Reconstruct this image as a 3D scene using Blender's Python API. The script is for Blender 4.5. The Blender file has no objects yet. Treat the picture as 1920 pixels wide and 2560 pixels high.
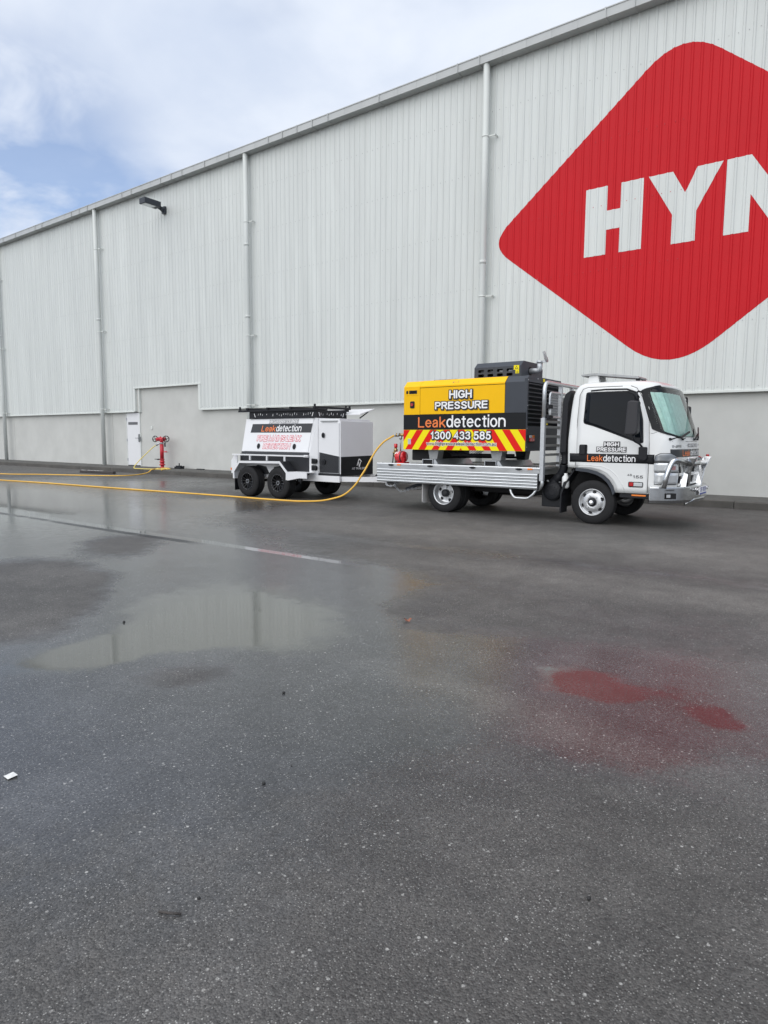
import bpy, bmesh, math, random
from mathutils import Vector, Matrix
from mathutils.bvhtree import BVHTree
random.seed(7)
R = math.radians
SC = bpy.context.scene
COL = SC.collection

# ------------------------------------------------------------------ camera
cam_d = bpy.data.cameras.new('camera')
cam = bpy.data.objects.new('camera', cam_d); COL.objects.link(cam)
cam_d.sensor_width = 36.0; cam_d.sensor_fit = 'AUTO'
cam_d.lens = 1660.1 / 2560 * 36
cam_d.clip_start = 0.05; cam_d.clip_end = 3000
_yaw, _pit, _rol = R(-36.7318), R(-6.2909), R(0.3237)
_f = Vector((math.sin(_yaw)*math.cos(_pit), math.cos(_yaw)*math.cos(_pit), math.sin(_pit)))
_r = Vector((math.cos(_yaw), -math.sin(_yaw), 0)); _u = _r.cross(_f)
_r2 = math.cos(_rol)*_r + math.sin(_rol)*_u; _u2 = -math.sin(_rol)*_r + math.cos(_rol)*_u
_m = Matrix((_r2, _u2, -_f)).transposed().to_4x4(); _m.translation = Vector((0, 0, 1.47))
cam.matrix_world = _m
SC.camera = cam

# ------------------------------------------------------------------ light
SUN_EL, SUN_AZ = R(50), R(180)          # azimuth: clockwise from +Y
EXPOSURE = 0.95
sd = Vector((math.sin(SUN_AZ)*math.cos(SUN_EL), math.cos(SUN_AZ)*math.cos(SUN_EL), math.sin(SUN_EL)))
sun_d = bpy.data.lights.new('sun', 'SUN'); sun_d.energy = 1.4; sun_d.angle = R(100); sun_d.color = (1, .955, .88)
sun = bpy.data.objects.new('sun', sun_d); COL.objects.link(sun)
sun.rotation_euler = (-sd).to_track_quat('-Z', 'Y').to_euler(); sun.location = (0, 0, 60)

world = bpy.data.worlds.new('World'); SC.world = world; world.use_nodes = True
def build_world():
    nt = world.node_tree; nt.nodes.clear(); N = nt.nodes.new; L = nt.links.new
    out = N('ShaderNodeOutputWorld'); bg = N('ShaderNodeBackground'); bg.inputs[1].default_value = .1
    sky = N('ShaderNodeTexSky'); sky.sky_type = 'NISHITA'; sky.sun_disc = False
    sky.sun_elevation = SUN_EL; sky.sun_rotation = SUN_AZ; sky.air_density = 1.0; sky.dust_density = .6
    tc = N('ShaderNodeTexCoord'); sep = N('ShaderNodeSeparateXYZ'); L(tc.outputs['Generated'], sep.inputs[0])
    mx = N('ShaderNodeMath'); mx.operation = 'MAXIMUM'; L(sep.outputs[2], mx.inputs[0]); mx.inputs[1].default_value = 0
    ad = N('ShaderNodeMath'); ad.operation = 'ADD'; L(mx.outputs[0], ad.inputs[0]); ad.inputs[1].default_value = .22
    dv = N('ShaderNodeVectorMath'); dv.operation = 'DIVIDE'; L(tc.outputs['Generated'], dv.inputs[0])
    cmb = N('ShaderNodeCombineXYZ')
    for i in range(3): L(ad.outputs[0], cmb.inputs[i])
    L(cmb.outputs[0], dv.inputs[1])
    def noise(scale, det, rough, off, dist=.0):
        mp = N('ShaderNodeMapping'); mp.inputs['Location'].default_value = off; L(dv.outputs[0], mp.inputs[0])
        n = N('ShaderNodeTexNoise'); n.inputs['Scale'].default_value = scale; n.inputs['Detail'].default_value = det
        n.inputs['Roughness'].default_value = rough; n.inputs['Distortion'].default_value = dist
        L(mp.outputs[0], n.inputs['Vector']); return n.outputs[0]
    def ramp(v, a, b, c0=(0, 0, 0, 1), c1=(1, 1, 1, 1)):
        r = N('ShaderNodeValToRGB'); e = r.color_ramp.elements
        e[0].position = a; e[1].position = b; e[0].color = c0; e[1].color = c1
        r.color_ramp.interpolation = 'EASE'; L(v, r.inputs[0]); return r.outputs[0]
    cover = ramp(noise(1.15, 5, .5, (3.1, 1.7, .3), .3), .36, .52)
    tone = ramp(noise(1.7, 7, .55, (.4, 5.2, 1.1), .4), .3, .72, (3.4, 3.85, 4.7, 1), (4.65, 4.95, 5.45, 1))
    # a gap in the cloud low over the far end of the shed
    nd = N('ShaderNodeVectorMath'); nd.operation = 'DOT_PRODUCT'; L(tc.outputs['Generated'], nd.inputs[0])
    gx = Vector((-.867, .408, .287)).normalized(); nd.inputs[1].default_value = gx
    gap = ramp(nd.outputs['Value'], .975, 1.0)
    gn = N('ShaderNodeMath'); gn.operation = 'MULTIPLY'; L(gap, gn.inputs[0])
    L(ramp(noise(3.0, 5, .55, (7, 2, 4), .5), .34, .6), gn.inputs[1])
    sb = N('ShaderNodeMath'); sb.operation = 'SUBTRACT'; sb.use_clamp = True; L(cover, sb.inputs[0]); L(gn.outputs[0], sb.inputs[1])
    lo = N('ShaderNodeMath'); lo.operation = 'MULTIPLY_ADD'; L(sb.outputs[0], lo.inputs[0]); lo.inputs[1].default_value = .72; lo.inputs[2].default_value = .26
    tint = N('ShaderNodeMix'); tint.data_type = 'RGBA'; tint.blend_type = 'MULTIPLY'; tint.inputs[0].default_value = 1
    L(sky.outputs[0], tint.inputs[6]); tint.inputs[7].default_value = (.75, .8, .9, 1)
    mix = N('ShaderNodeMix'); mix.data_type = 'RGBA'; L(lo.outputs[0], mix.inputs[0])
    L(tint.outputs[2], mix.inputs[6]); L(tone, mix.inputs[7])
    L(mix.outputs[2], bg.inputs[0]); L(bg.outputs[0], out.inputs[0])
build_world()
vs = SC.view_settings
vs.view_transform = 'Standard'; vs.look = 'None'; vs.gamma = 1; vs.exposure = EXPOSURE; vs.use_curve_mapping = False

# ------------------------------------------------------------------ materials
def new_mat(name):
    m = bpy.data.materials.new(name); m.use_nodes = True
    return m, m.node_tree, m.node_tree.nodes['Principled BSDF']
def mat(name, col, rough=.5, metal=0., var=.0, vscale=6., rvar=.0, bump=0., bscale=80., coat=0., spec=.5, obj_var=0., stretch=None, world=False):
    m, nt, b = new_mat(name); N = nt.nodes.new; L = nt.links.new
    b.inputs['Base Color'].default_value = (*col, 1); b.inputs['Roughness'].default_value = rough
    b.inputs['Metallic'].default_value = metal; b.inputs['Specular IOR Level'].default_value = spec
    if coat: b.inputs['Coat Weight'].default_value = coat; b.inputs['Coat Roughness'].default_value = .06
    tc = N('ShaderNodeTexCoord'); src = tc.outputs['Object']
    if world: src = N('ShaderNodeNewGeometry').outputs['Position']
    if stretch:
        mp = N('ShaderNodeMapping'); mp.inputs['Scale'].default_value = stretch; L(src, mp.inputs[0]); src = mp.outputs[0]
    if var or rvar or obj_var:
        n = N('ShaderNodeTexNoise'); n.inputs['Scale'].default_value = vscale; n.inputs['Detail'].default_value = 6
        n.inputs['Roughness'].default_value = .6; L(src, n.inputs['Vector'])
        mr = N('ShaderNodeMapRange'); L(n.outputs[0], mr.inputs[0]); mr.inputs[1].default_value = .3; mr.inputs[2].default_value = .7
        mr.inputs[3].default_value = 1-var; mr.inputs[4].default_value = 1+var*.5
        fac = mr.outputs[0]
        if obj_var:
            oi = N('ShaderNodeObjectInfo'); mo = N('ShaderNodeMapRange'); L(oi.outputs['Random'], mo.inputs[0])
            mo.inputs[3].default_value = 1-obj_var; mo.inputs[4].default_value = 1+obj_var
            mu = N('ShaderNodeMath'); mu.operation = 'MULTIPLY'; L(fac, mu.inputs[0]); L(mo.outputs[0], mu.inputs[1]); fac = mu.outputs[0]
        mi = N('ShaderNodeVectorMath'); mi.operation = 'SCALE'; mi.inputs[0].default_value = col; L(fac, mi.inputs['Scale'])
        L(mi.outputs[0], b.inputs['Base Color'])
        if rvar:
            rr = N('ShaderNodeMapRange'); L(n.outputs[0], rr.inputs[0]); rr.inputs[1].default_value = .3; rr.inputs[2].default_value = .7
            rr.inputs[3].default_value = max(0, rough-rvar); rr.inputs[4].default_value = min(1, rough+rvar); L(rr.outputs[0], b.inputs['Roughness'])
    if bump:
        n2 = N('ShaderNodeTexNoise'); n2.inputs['Scale'].default_value = bscale; n2.inputs['Detail'].default_value = 4; L(src, n2.inputs['Vector'])
        bp = N('ShaderNodeBump'); bp.inputs['Strength'].default_value = bump; bp.inputs['Distance'].default_value = .01
        L(n2.outputs[0], bp.inputs['Height']); L(bp.outputs[0], b.inputs['Normal'])
    return m
M = {}
M['clad'] = mat('cladding_paint', (.605, .63, .608), .42, var=.10, vscale=1.5, rvar=.06, obj_var=.018, stretch=(2.6, 2.6, .16), world=True)
M['trim'] = mat('flashing_paint', (.64, .665, .635), .42, var=.05, vscale=2)
M['gutter'] = mat('gutter_paint', (.44, .455, .45), .42, var=.07, vscale=2, obj_var=.03)
M['pipe'] = mat('downpipe_paint', (.555, .58, .558), .45, var=.05, vscale=2, stretch=(1, 1, .3))
M['precast'] = mat('precast_paint', (.52, .525, .50), .75, var=.10, vscale=.9, world=True, bump=.15, bscale=40)
M['red'] = mat('sign_red', (.52, .007, .014), .5, var=.04, vscale=1, spec=.2)
M['white'] = mat('white_paint', (.70, .71, .70), .25, coat=.3, var=.02, vscale=3)
M['white_board'] = mat('white_powdercoat', (.71, .715, .725), .34, var=.02, vscale=4)
M['glass_dark'] = mat('tinted_glass', (.006, .008, .011), .03, spec=.14)
M['black'] = mat('black_vinyl', (.006, .007, .009), .38, var=.05, spec=.22)
M['grey_vinyl'] = mat('charcoal_vinyl', (.036, .038, .042), .4, spec=.3)
M['plastic'] = mat('black_plastic', (.011, .012, .015), .5, var=.1, vscale=15, bump=.1, bscale=300, spec=.3)
M['liner'] = mat('dark_lining', (.008, .008, .009), .8)
M['rubber'] = mat('tyre_rubber', (.016, .016, .017), .75, spec=.3, var=.25, vscale=9, bump=.1, bscale=120)
M['rim'] = mat('rim_silver', (.56, .57, .58), .34, .75, var=.06, vscale=8)
M['rim_black'] = mat('rim_black', (.008, .008, .009), .35, spec=.3)
M['alu'] = mat('mill_aluminium', (.63, .65, .66), .38, .8, var=.1, vscale=5, rvar=.08, stretch=(.6, 4, 4))
M['alu_dull'] = mat('dull_aluminium', (.36, .37, .37), .5, .6, var=.15, vscale=7)
M['steel'] = mat('galvanised_steel', (.50, .52, .54), .45, .6, var=.12, vscale=14, rvar=.08)
M['polish'] = mat('polished_alloy', (.60, .61, .62), .2, 1., var=.04, vscale=5, rvar=.06)
M['chrome'] = mat('chrome', (.8, .8, .8), .1, 1.)
M['yellow'] = mat('machine_yellow', (.86, .48, .001), .4, var=.03, vscale=3, spec=.2)
M['charcoal'] = mat('machine_charcoal', (.045, .051, .062), .45, spec=.3, var=.06, vscale=5)
M['louvre'] = mat('louvre_grey', (.06, .064, .072), .5, spec=.3)
M['hi_yellow'] = mat('reflective_yellow', (.84, .70, .001), .4, spec=.25)
M['hi_red'] = mat('reflective_red', (.68, .010, .006), .4, spec=.2)
M['ink_white'] = mat('white_print', (.82, .82, .82), .4)
M['ink_orange'] = mat('orange_print', (.80, .19, .04), .4)
M['ink_black'] = mat('black_print', (.006, .006, .007), .4)
M['ink_red'] = mat('red_print', (.62, .06, .10), .4)
M['ink_grey'] = mat('grey_print', (.12, .12, .125), .4)
M['silver_print'] = mat('silver_badge', (.26, .27, .28), .3, .7)
M['orange_lens'] = mat('amber_lens', (.80, .20, .01), .15, coat=.5)
M['red_lens'] = mat('red_lens', (.42, .01, .012), .12, coat=.5)
M['clear_lens'] = mat('clear_lens', (.62, .64, .65), .08, .35, coat=.6)
M['hyd_red'] = mat('hydrant_red', (.50, .02, .035), .42, var=.12, vscale=12)
M['ext_red'] = mat('extinguisher_red', (.60, .014, .02), .25, coat=.5)
M['brass'] = mat('brass', (.42, .30, .14), .35, .8, var=.2, vscale=20)
M['hose'] = mat('hose_yellow', (.80, .46, .06), .45, var=.12, vscale=2.5)
M['concrete'] = mat('kerb_concrete', (.088, .083, .075), .8, var=.35, vscale=2.2, rvar=.1, bump=.4, bscale=60)
M['pavement'] = mat('pavement_concrete', (.085, .083, .076), .75, var=.3, vscale=1.5, bump=.3, bscale=50)
M['timber'] = mat('weathered_timber', (.06, .052, .048), .8, var=.4, vscale=7, bump=.5, bscale=40, stretch=(.3, 3, 3))
M['leaf'] = mat('dead_leaf', (.25, .09, .05), .7)
M['paper'] = mat('paper_scrap', (.70, .70, .68), .8, var=.15, vscale=30)
M['pebble'] = mat('dark_grit', (.02, .02, .02), .7)
M['shade'] = mat('foil_sunshade', (.74, .93, .86), .4, .15, var=.15, vscale=9, bump=.5, bscale=70)
M['plate_blue'] = mat('plate_blue', (.03, .05, .30), .4)
M['flap'] = mat('mudflap_grey', (.60, .585, .57), .7, var=.1)
M['container'] = mat('coolant_plastic', (.70, .71, .70), .4)
M['mirror'] = mat('mirror_plastic', (.028, .028, .032), .5, spec=.4)
M['checker'] = None

def checker_mat():
    m, nt, b = new_mat('black_checkerplate'); N = nt.nodes.new; L = nt.links.new
    b.inputs['Base Color'].default_value = (.011, .012, .015, 1); b.inputs['Roughness'].default_value = .33
    tc = N('ShaderNodeTexCoord'); mp = N('ShaderNodeMapping'); mp.inputs['Rotation'].default_value = (0, R(45), 0); L(tc.outputs['Object'], mp.inputs[0])
    v = N('ShaderNodeTexVoronoi'); v.inputs['Scale'].default_value = 22; v.inputs['Randomness'].default_value = .0; L(mp.outputs[0], v.inputs['Vector'])
    r = N('ShaderNodeValToRGB'); r.color_ramp.elements[0].position = .15; r.color_ramp.elements[1].position = .4
    r.color_ramp.elements[0].color = (1, 1, 1, 1); r.color_ramp.elements[1].color = (0, 0, 0, 1); L(v.outputs[0], r.inputs[0])
    bp = N('ShaderNodeBump'); bp.inputs['Strength'].default_value = .6; bp.inputs['Distance'].default_value = .01
    L(r.outputs[0], bp.inputs['Height']); L(bp.outputs[0], b.inputs['Normal']); return m
M['checker'] = checker_mat()

def glass_mat():
    m, nt, b = new_mat('windscreen_glass')
    b.inputs['Base Color'].default_value = (.72, .85, .80, 1); b.inputs['Roughness'].default_value = .0
    b.inputs['Transmission Weight'].default_value = 1; b.inputs['IOR'].default_value = 1.45
    nt2 = nt; N = nt.nodes.new; L = nt.links.new
    tr = N('ShaderNodeBsdfTransparent'); tr.inputs[0].default_value = (.86, .94, .91, 1)
    gl = N('ShaderNodeBsdfGlossy'); gl.inputs['Roughness'].default_value = .02
    fr = N('ShaderNodeFresnel'); fr.inputs[0].default_value = 1.5
    mx = N('ShaderNodeMixShader'); L(fr.outputs[0], mx.inputs[0]); L(tr.outputs[0], mx.inputs[1]); L(gl.outputs[0], mx.inputs[2])
    L(mx.outputs[0], nt.nodes['Material Output'].inputs[0]); return m
M['glass'] = glass_mat()

# wet / dry patches of the yard: (x, y, half length, half width, direction, amount), metres on the ground
POOL = [(-4.35, 3.45, .95, .80, 2.46, 1.05), (-4.04, 2.72, .40, .46, 2.55, .55), (-4.32, 2.15, .28, .45, 2.67, .8), (-3.5, 3.7, .5, .35, 2.2, .35),
        (-13.5, 6.9, 4.2, 1.5, 2.65, .75), (-18.0, 7.8, 4.0, 1.2, 2.72, .6), (-9.6, 6.9, 2.2, .7, 2.7, .35), (-6.8, 5.1, 1.6, .4, 2.72, .3), (-1.37, 3.83, .23, .22, 1.93, .98), (-.60, 3.77, .12, .16, 1.75, .92), (-1.05, 3.95, .16, .40, 1.85, .55), (-.60, 5.95, .25, .10, 1.7, .5)]
FILM = [(-4.2, 3.4, 1.5, 1.3, 2.46, .75), (-12.0, 6.5, 5.0, 2.2, 2.65, .8), (-17.5, 8.0, 5.0, 2.0, 2.7, .7), (-6.6, 5.0, 2.2, .75, 2.7, .62), (-4.4, 5.3, 1.3, .8, 2.4, .45), (-2.1, 3.45, .7, .8, 2.2, .62),
        (-.95, 3.9, .6, .85, 1.85, .95), (-3.76, 1.93, .6, .75, 2.65, 1.0), (-3.2, 1.5, .5, .5, 2.6, .6), (-2.9, 2.3, 1.1, 1.3, 2.5, .55), (-1.5, 3.2, .9, .2, -.13, .35), (-6.2, 4.6, 3.0, 2.0, 2.6, .40), (-1.0, 4.6, 1.2, 1.3, 1.9, .3), (-19.3, 11.9, 2.7, 3.5, 2.59, .55), (-11.4, 9.4, 1.3, 2.2, 2.45, .5), (-2.6, 7.62, 3.6, .20, .02, .42), (-.4, 4.3, .3, .3, 1.7, .4)]
DRY = [(-6.45, 3.0, 1.2, .52, 2.72, 2.0), (-3.42, 2.42, .30, .40, 2.51, 1.9), (-8.2, 5.15, .9, .5, 2.6, 1.5), (-6.4, 4.35, .7, .35, 2.6, .55), (-2.9, 4.9, .6, .6, 2.0, .55), (-3.0, 9.2, 4.0, .95, .05, .6), (-2.4, 6.75, 3.0, .45, .05, .45)]
PALE = [(-3.0, 9.3, 4.2, .9, .05, .8), (-1.5, 6.8, 3.0, .4, .04, .7), (-9.0, 8.2, 2.5, .5, .1, .35), (-1.5, 3.2, .9, .16, -.13, .35)]
def ground_mat():
    m, nt, b = new_mat('wet_asphalt'); N = nt.nodes.new; L = nt.links.new
    tc = N('ShaderNodeTexCoord'); P = tc.outputs['Object']
    def math_(op, a, c=None, d=None, clamp=False):
        n = N('ShaderNodeMath'); n.operation = op; n.use_clamp = clamp
        for i, v in enumerate((a, c, d)):
            if v is None: continue
            if isinstance(v, (int, float)): n.inputs[i].default_value = v
            else: L(v, n.inputs[i])
        return n.outputs[0]
    def noise(scale, det=4, rough=.55, vec=None, dist=0):
        n = N('ShaderNodeTexNoise'); n.inputs['Scale'].default_value = scale; n.inputs['Detail'].default_value = det
        n.inputs['Roughness'].default_value = rough; n.inputs['Distortion'].default_value = dist; L(vec or P, n.inputs['Vector']); return n
    def mapr(v, a, b_, c, d, smooth=True):
        n = N('ShaderNodeMapRange'); n.interpolation_type = 'SMOOTHSTEP' if smooth else 'LINEAR'; L(v, n.inputs[0])
        for i, x in enumerate((a, b_, c, d)): n.inputs[i+1].default_value = x
        return n.outputs[0]
    # warp
    w1 = noise(1.6, 4, .6); sub = N('ShaderNodeVectorMath'); sub.operation = 'SUBTRACT'; L(w1.outputs['Color'], sub.inputs[0]); sub.inputs[1].default_value = (.5, .5, .5)
    sc = N('ShaderNodeVectorMath'); sc.operation = 'SCALE'; L(sub.outputs[0], sc.inputs[0]); sc.inputs['Scale'].default_value = .55
    ad = N('ShaderNodeVectorMath'); ad.operation = 'ADD'; L(P, ad.inputs[0]); L(sc.outputs[0], ad.inputs[1]); PW = ad.outputs[0]
    def blob(x, y, rl, rw, a, amt):
        mp = N('ShaderNodeMapping'); mp.vector_type = 'TEXTURE'
        mp.inputs['Location'].default_value = (x, y, 0); mp.inputs['Rotation'].default_value = (0, 0, a); mp.inputs['Scale'].default_value = (rl*1.25, rw*1.25, 1)
        L(PW, mp.inputs[0]); ln = N('ShaderNodeVectorMath'); ln.operation = 'LENGTH'; L(mp.outputs[0], ln.inputs[0])
        return mapr(ln.outputs['Value'], 1.7, .05, 0, amt*1.12)
    edge = mapr(noise(7, 5, .65).outputs[0], .3, .7, -.10, .10)
    acc = math_('ADD', mapr(noise(.35, 5, .6).outputs[0], .3, .75, .0, .40), edge)
    for w in FILM: acc = math_('ADD', acc, blob(*w))
    pac = math_('MULTIPLY', edge, 1.3)
    for w in POOL: pac = math_('ADD', pac, blob(*w))
    dry = None
    for w in DRY: dry = blob(*w) if dry is None else math_('ADD', dry, blob(*w))
    acc = math_('SUBTRACT', acc, dry); pac = math_('SUBTRACT', pac, dry)
    # dish drain: a joint parallel to the shed that holds a thin line of water
    sp = N('ShaderNodeSeparateXYZ'); L(P, sp.inputs[0])
    jn = noise(.55, 3); js = math_('SUBTRACT', math_('MULTIPLY_ADD', jn.outputs[0], .12, 5.90), sp.outputs[1]); jd = math_('ABSOLUTE', js)
    jx = math_('MULTIPLY', mapr(sp.outputs[0], -4.2, -5.4, 0, 1), mapr(sp.outputs[0], -16, -13, 0, 1))
    joint = math_('MULTIPLY', math_('MULTIPLY', mapr(jd, .13, .03, 0, 1.3), mapr(noise(1.3, 4).outputs[0], .32, .5, .5, 1)), jx)
    pac = math_('ADD', pac, joint); acc = math_('ADD', acc, joint)
    film = mapr(acc, .05, .95, 0, 1)           # damp surface
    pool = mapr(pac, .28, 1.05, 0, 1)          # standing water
    pale = blob(*PALE[0])
    for w in PALE[1:]: pale = math_('ADD', pale, blob(*w))
    # dark joint filler beside the water line
    jl = math_('MULTIPLY', mapr(math_('ABSOLUTE', math_('SUBTRACT', js, .18)), .10, .05, 0, 1), math_('MULTIPLY', mapr(sp.outputs[0], -7.4, -8.0, 0, 1), mapr(noise(.8, 3).outputs[0], .36, .46, .2, 1)))
    # colour
    v1 = N('ShaderNodeTexVoronoi'); v1.inputs['Scale'].default_value = 165; L(P, v1.inputs['Vector'])
    v2 = N('ShaderNodeTexVoronoi'); v2.inputs['Scale'].default_value = 62; L(P, v2.inputs['Vector'])
    s1 = N('ShaderNodeSeparateColor'); L(v1.outputs['Color'], s1.inputs[0]); s2 = N('ShaderNodeSeparateColor'); L(v2.outputs['Color'], s2.inputs[0])
    sp1 = math_('MULTIPLY', mapr(s1.outputs[0], .80, .97, 0, 1, False), mapr(v1.outputs['Distance'], .5, .3, 0, 1))
    sp2 = math_('MULTIPLY', mapr(s2.outputs[0], .96, .99, 0, 1, False), mapr(v2.outputs['Distance'], .42, .22, 0, 1))
    v3 = N('ShaderNodeTexVoronoi'); v3.inputs['Scale'].default_value = 30; L(P, v3.inputs['Vector']); s3 = N('ShaderNodeSeparateColor'); L(v3.outputs['Color'], s3.inputs[0])
    sp3 = math_('MULTIPLY', mapr(s3.outputs[0], .975, .995, 0, 1, False), mapr(v3.outputs['Distance'], .22, .12, 0, 1))
    spk = math_('ADD', math_('ADD', math_('MULTIPLY', sp1, .66), math_('MULTIPLY', sp2, .8)), math_('MULTIPLY', sp3, .7), None, True)
    spk = math_('MULTIPLY', spk, mapr(noise(2.1, 3).outputs[0], .25, .7, .45, 1))
    big = mapr(noise(.6, 6, .65).outputs[0], .25, .75, .72, 1.25)
    grit = math_('MULTIPLY', mapr(s1.outputs[1], 0, 1, .55, 1.45, False), mapr(noise(3.2, 5, .7).outputs[0], .3, .7, .82, 1.16))
    base = N('ShaderNodeMix'); base.data_type = 'RGBA'; L(film, base.inputs[0])
    base.inputs[6].default_value = (.070, .066, .061, 1); base.inputs[7].default_value = (.056, .057, .059, 1)
    bp_ = N('ShaderNodeMix'); bp_.data_type = 'RGBA'; L(math_('MULTIPLY', pale, .9, None, True), bp_.inputs[0]); L(base.outputs[2], bp_.inputs[6]); bp_.inputs[7].default_value = (.135, .127, .115, 1)
    s_ = N('ShaderNodeVectorMath'); s_.operation = 'SCALE'; L(bp_.outputs[2], s_.inputs[0]); L(math_('MULTIPLY', big, grit), s_.inputs['Scale'])
    puddle_tone = N('ShaderNodeMix'); puddle_tone.data_type = 'RGBA'; L(math_('MULTIPLY', math_('MULTIPLY', pool, .9), blob(-3.9, 3.4, 2.4, 1.6, 2.46, 1.0)), puddle_tone.inputs[0]); L(s_.outputs[0], puddle_tone.inputs[6]); puddle_tone.inputs[7].default_value = (.105, .105, .09, 1)  # main puddle mixed towards a paler grey
    mx = N('ShaderNodeMix'); mx.data_type = 'RGBA'; L(math_('MULTIPLY', spk, math_('SUBTRACT', 1, math_('MULTIPLY', pool, .8))), mx.inputs[0]); L(puddle_tone.outputs[2], mx.inputs[6]); mx.inputs[7].default_value = (.50, .49, .46, 1)
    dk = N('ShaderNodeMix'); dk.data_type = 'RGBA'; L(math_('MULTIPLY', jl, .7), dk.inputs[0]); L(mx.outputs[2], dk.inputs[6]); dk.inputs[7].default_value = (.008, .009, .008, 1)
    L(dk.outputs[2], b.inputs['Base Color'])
    rg = math_('ADD', mapr(film, 0, 1, .62, .19, False), math_('MULTIPLY', pool, -.16))
    rg = math_('MAXIMUM', rg, .035)
    rg = math_('ADD', rg, math_('MULTIPLY', jl, .3), None, True)
    L(rg, b.inputs['Roughness'])
    L(mapr(pool, 0, 1, .5, .75), b.inputs['Specular IOR Level'])
    h = math_('ADD', math_('MULTIPLY', v1.outputs['Distance'], -.6), math_('MULTIPLY', v2.outputs['Distance'], -.35))
    bp = N('ShaderNodeBump'); bp.inputs['Distance'].default_value = .006
    L(math_('MULTIPLY', math_('SUBTRACT', 1, pool), mapr(film, 0, 1, .85, .13, False)), bp.inputs['Strength']); L(h, bp.inputs['Height'])
    wv = noise(5, 2); b2 = N('ShaderNodeBump'); b2.inputs['Distance'].default_value = .004; b2.inputs['Strength'].default_value = .05
    L(wv.outputs[0], b2.inputs['Height']); L(bp.outputs[0], b2.inputs['Normal']); L(b2.outputs[0], b.inputs['Normal'])
    return m
M['ground'] = ground_mat()

# ------------------------------------------------------------------ mesh tools
ORG = {}
class MB:
    def __init__(s): s.v = []; s.f = []; s.sm = []
    def add(s, vs_, fs, smooth=False):
        o = len(s.v); s.v += [Vector(p) for p in vs_]; s.f += [[i+o for i in f] for f in fs]; s.sm += [smooth]*len(fs); return s
    def box(s, x0, y0, z0, x1, y1, z1):
        p = [(x, y, z) for x in (x0, x1) for y in (y0, y1) for z in (z0, z1)]
        return s.add(p, [(0, 1, 3, 2), (4, 6, 7, 5), (0, 4, 5, 1), (2, 3, 7, 6), (0, 2, 6, 4), (1, 5, 7, 3)])
    def prism(s, poly, ax, a0, a1, smooth=False):
        def P(q, a): return (a, q[0], q[1]) if ax == 'x' else (q[0], a, q[1]) if ax == 'y' else (q[0], q[1], a)
        n = len(poly); vs_ = [P(q, a0) for q in poly]+[P(q, a1) for q in poly]
        s.add(vs_, [list(range(n))[::-1], list(range(n, 2*n))])
        o = len(s.v)-2*n
        for i in range(n):
            j = (i+1) % n; s.f.append([o+i, o+j, o+n+j, o+n+i]); s.sm.append(smooth)
        return s
    def bar(s, a, b_, w, h, up=(0, 0, 1)):
        a = Vector(a); b_ = Vector(b_); d = (b_-a).normalized(); sx = d.cross(Vector(up)).normalized(); uy = sx.cross(d)
        vs_ = [p+sx*(w/2*i)+uy*(h/2*j) for p in (a, b_) for i, j in ((-1, -1), (1, -1), (1, 1), (-1, 1))]
        return s.add(vs_, [(3, 2, 1, 0), (4, 5, 6, 7), (0, 1, 5, 4), (1, 2, 6, 5), (2, 3, 7, 6), (3, 0, 4, 7)])
    def tube(s, pts, r, n=10, closed=False, caps=True, rz=None):
        pts = [Vector(p) for p in pts]; m = len(pts); rings = []; prev = None
        for i, p in enumerate(pts):
            if closed: d = pts[(i+1) % m]-pts[i-1]
            else: d = pts[min(i+1, m-1)]-pts[max(i-1, 0)]
            d = d.normalized()
            if prev is None:
                a = Vector((0, 0, 1)) if abs(d.z) < .9 else Vector((0, 1, 0)); u = d.cross(a).normalized()
            else: u = (prev-d*prev.dot(d)).normalized()
            prev = u; w = d.cross(u); rr = r[i] if isinstance(r, (list, tuple)) else r
            rings.append([p+u*(rr*math.cos(2*math.pi*k/n))+w*((rz or rr)*math.sin(2*math.pi*k/n)) for k in range(n)])
        o = len(s.v); s.v += [q for ring in rings for q in ring]
        for i in range(m if closed else m-1):
            j = (i+1) % m
            for k in range(n):
                l = (k+1) % n; s.f.append([o+i*n+k, o+i*n+l, o+j*n+l, o+j*n+k]); s.sm.append(True)
        if caps and not closed:
            s.f.append([o+k for k in range(n)][::-1]); s.f.append([o+(m-1)*n+k for k in range(n)]); s.sm += [False, False]
        return s
    def lathe(s, prof, c, axis='y', n=32, cap=True, flip=1):
        # prof: (radius, distance along axis)
        c = Vector(c); ex = {'x': (Vector((1, 0, 0)), Vector((0, 1, 0)), Vector((0, 0, 1))), 'y': (Vector((0, 1, 0)), Vector((1, 0, 0)), Vector((0, 0, 1))), 'z': (Vector((0, 0, 1)), Vector((1, 0, 0)), Vector((0, 1, 0)))}[axis]
        o = len(s.v)
        for r, h in prof:
            for k in range(n):
                a = 2*math.pi*k/n; s.v.append(c+ex[0]*(h*flip)+ex[1]*(r*math.cos(a))+ex[2]*(r*math.sin(a)))
        for i in range(len(prof)-1):
            for k in range(n):
                l = (k+1) % n; s.f.append([o+i*n+k, o+i*n+l, o+(i+1)*n+l, o+(i+1)*n+k]); s.sm.append(True)
        if cap:
            m = len(prof)-1; s.f.append([o+k for k in range(n)][::-1]); s.f.append([o+m*n+k for k in range(n)]); s.sm += [False, False]
        return s
    def quad(s, a, b_, c, d): return s.add([a, b_, c, d], [(0, 1, 2, 3)])

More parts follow.
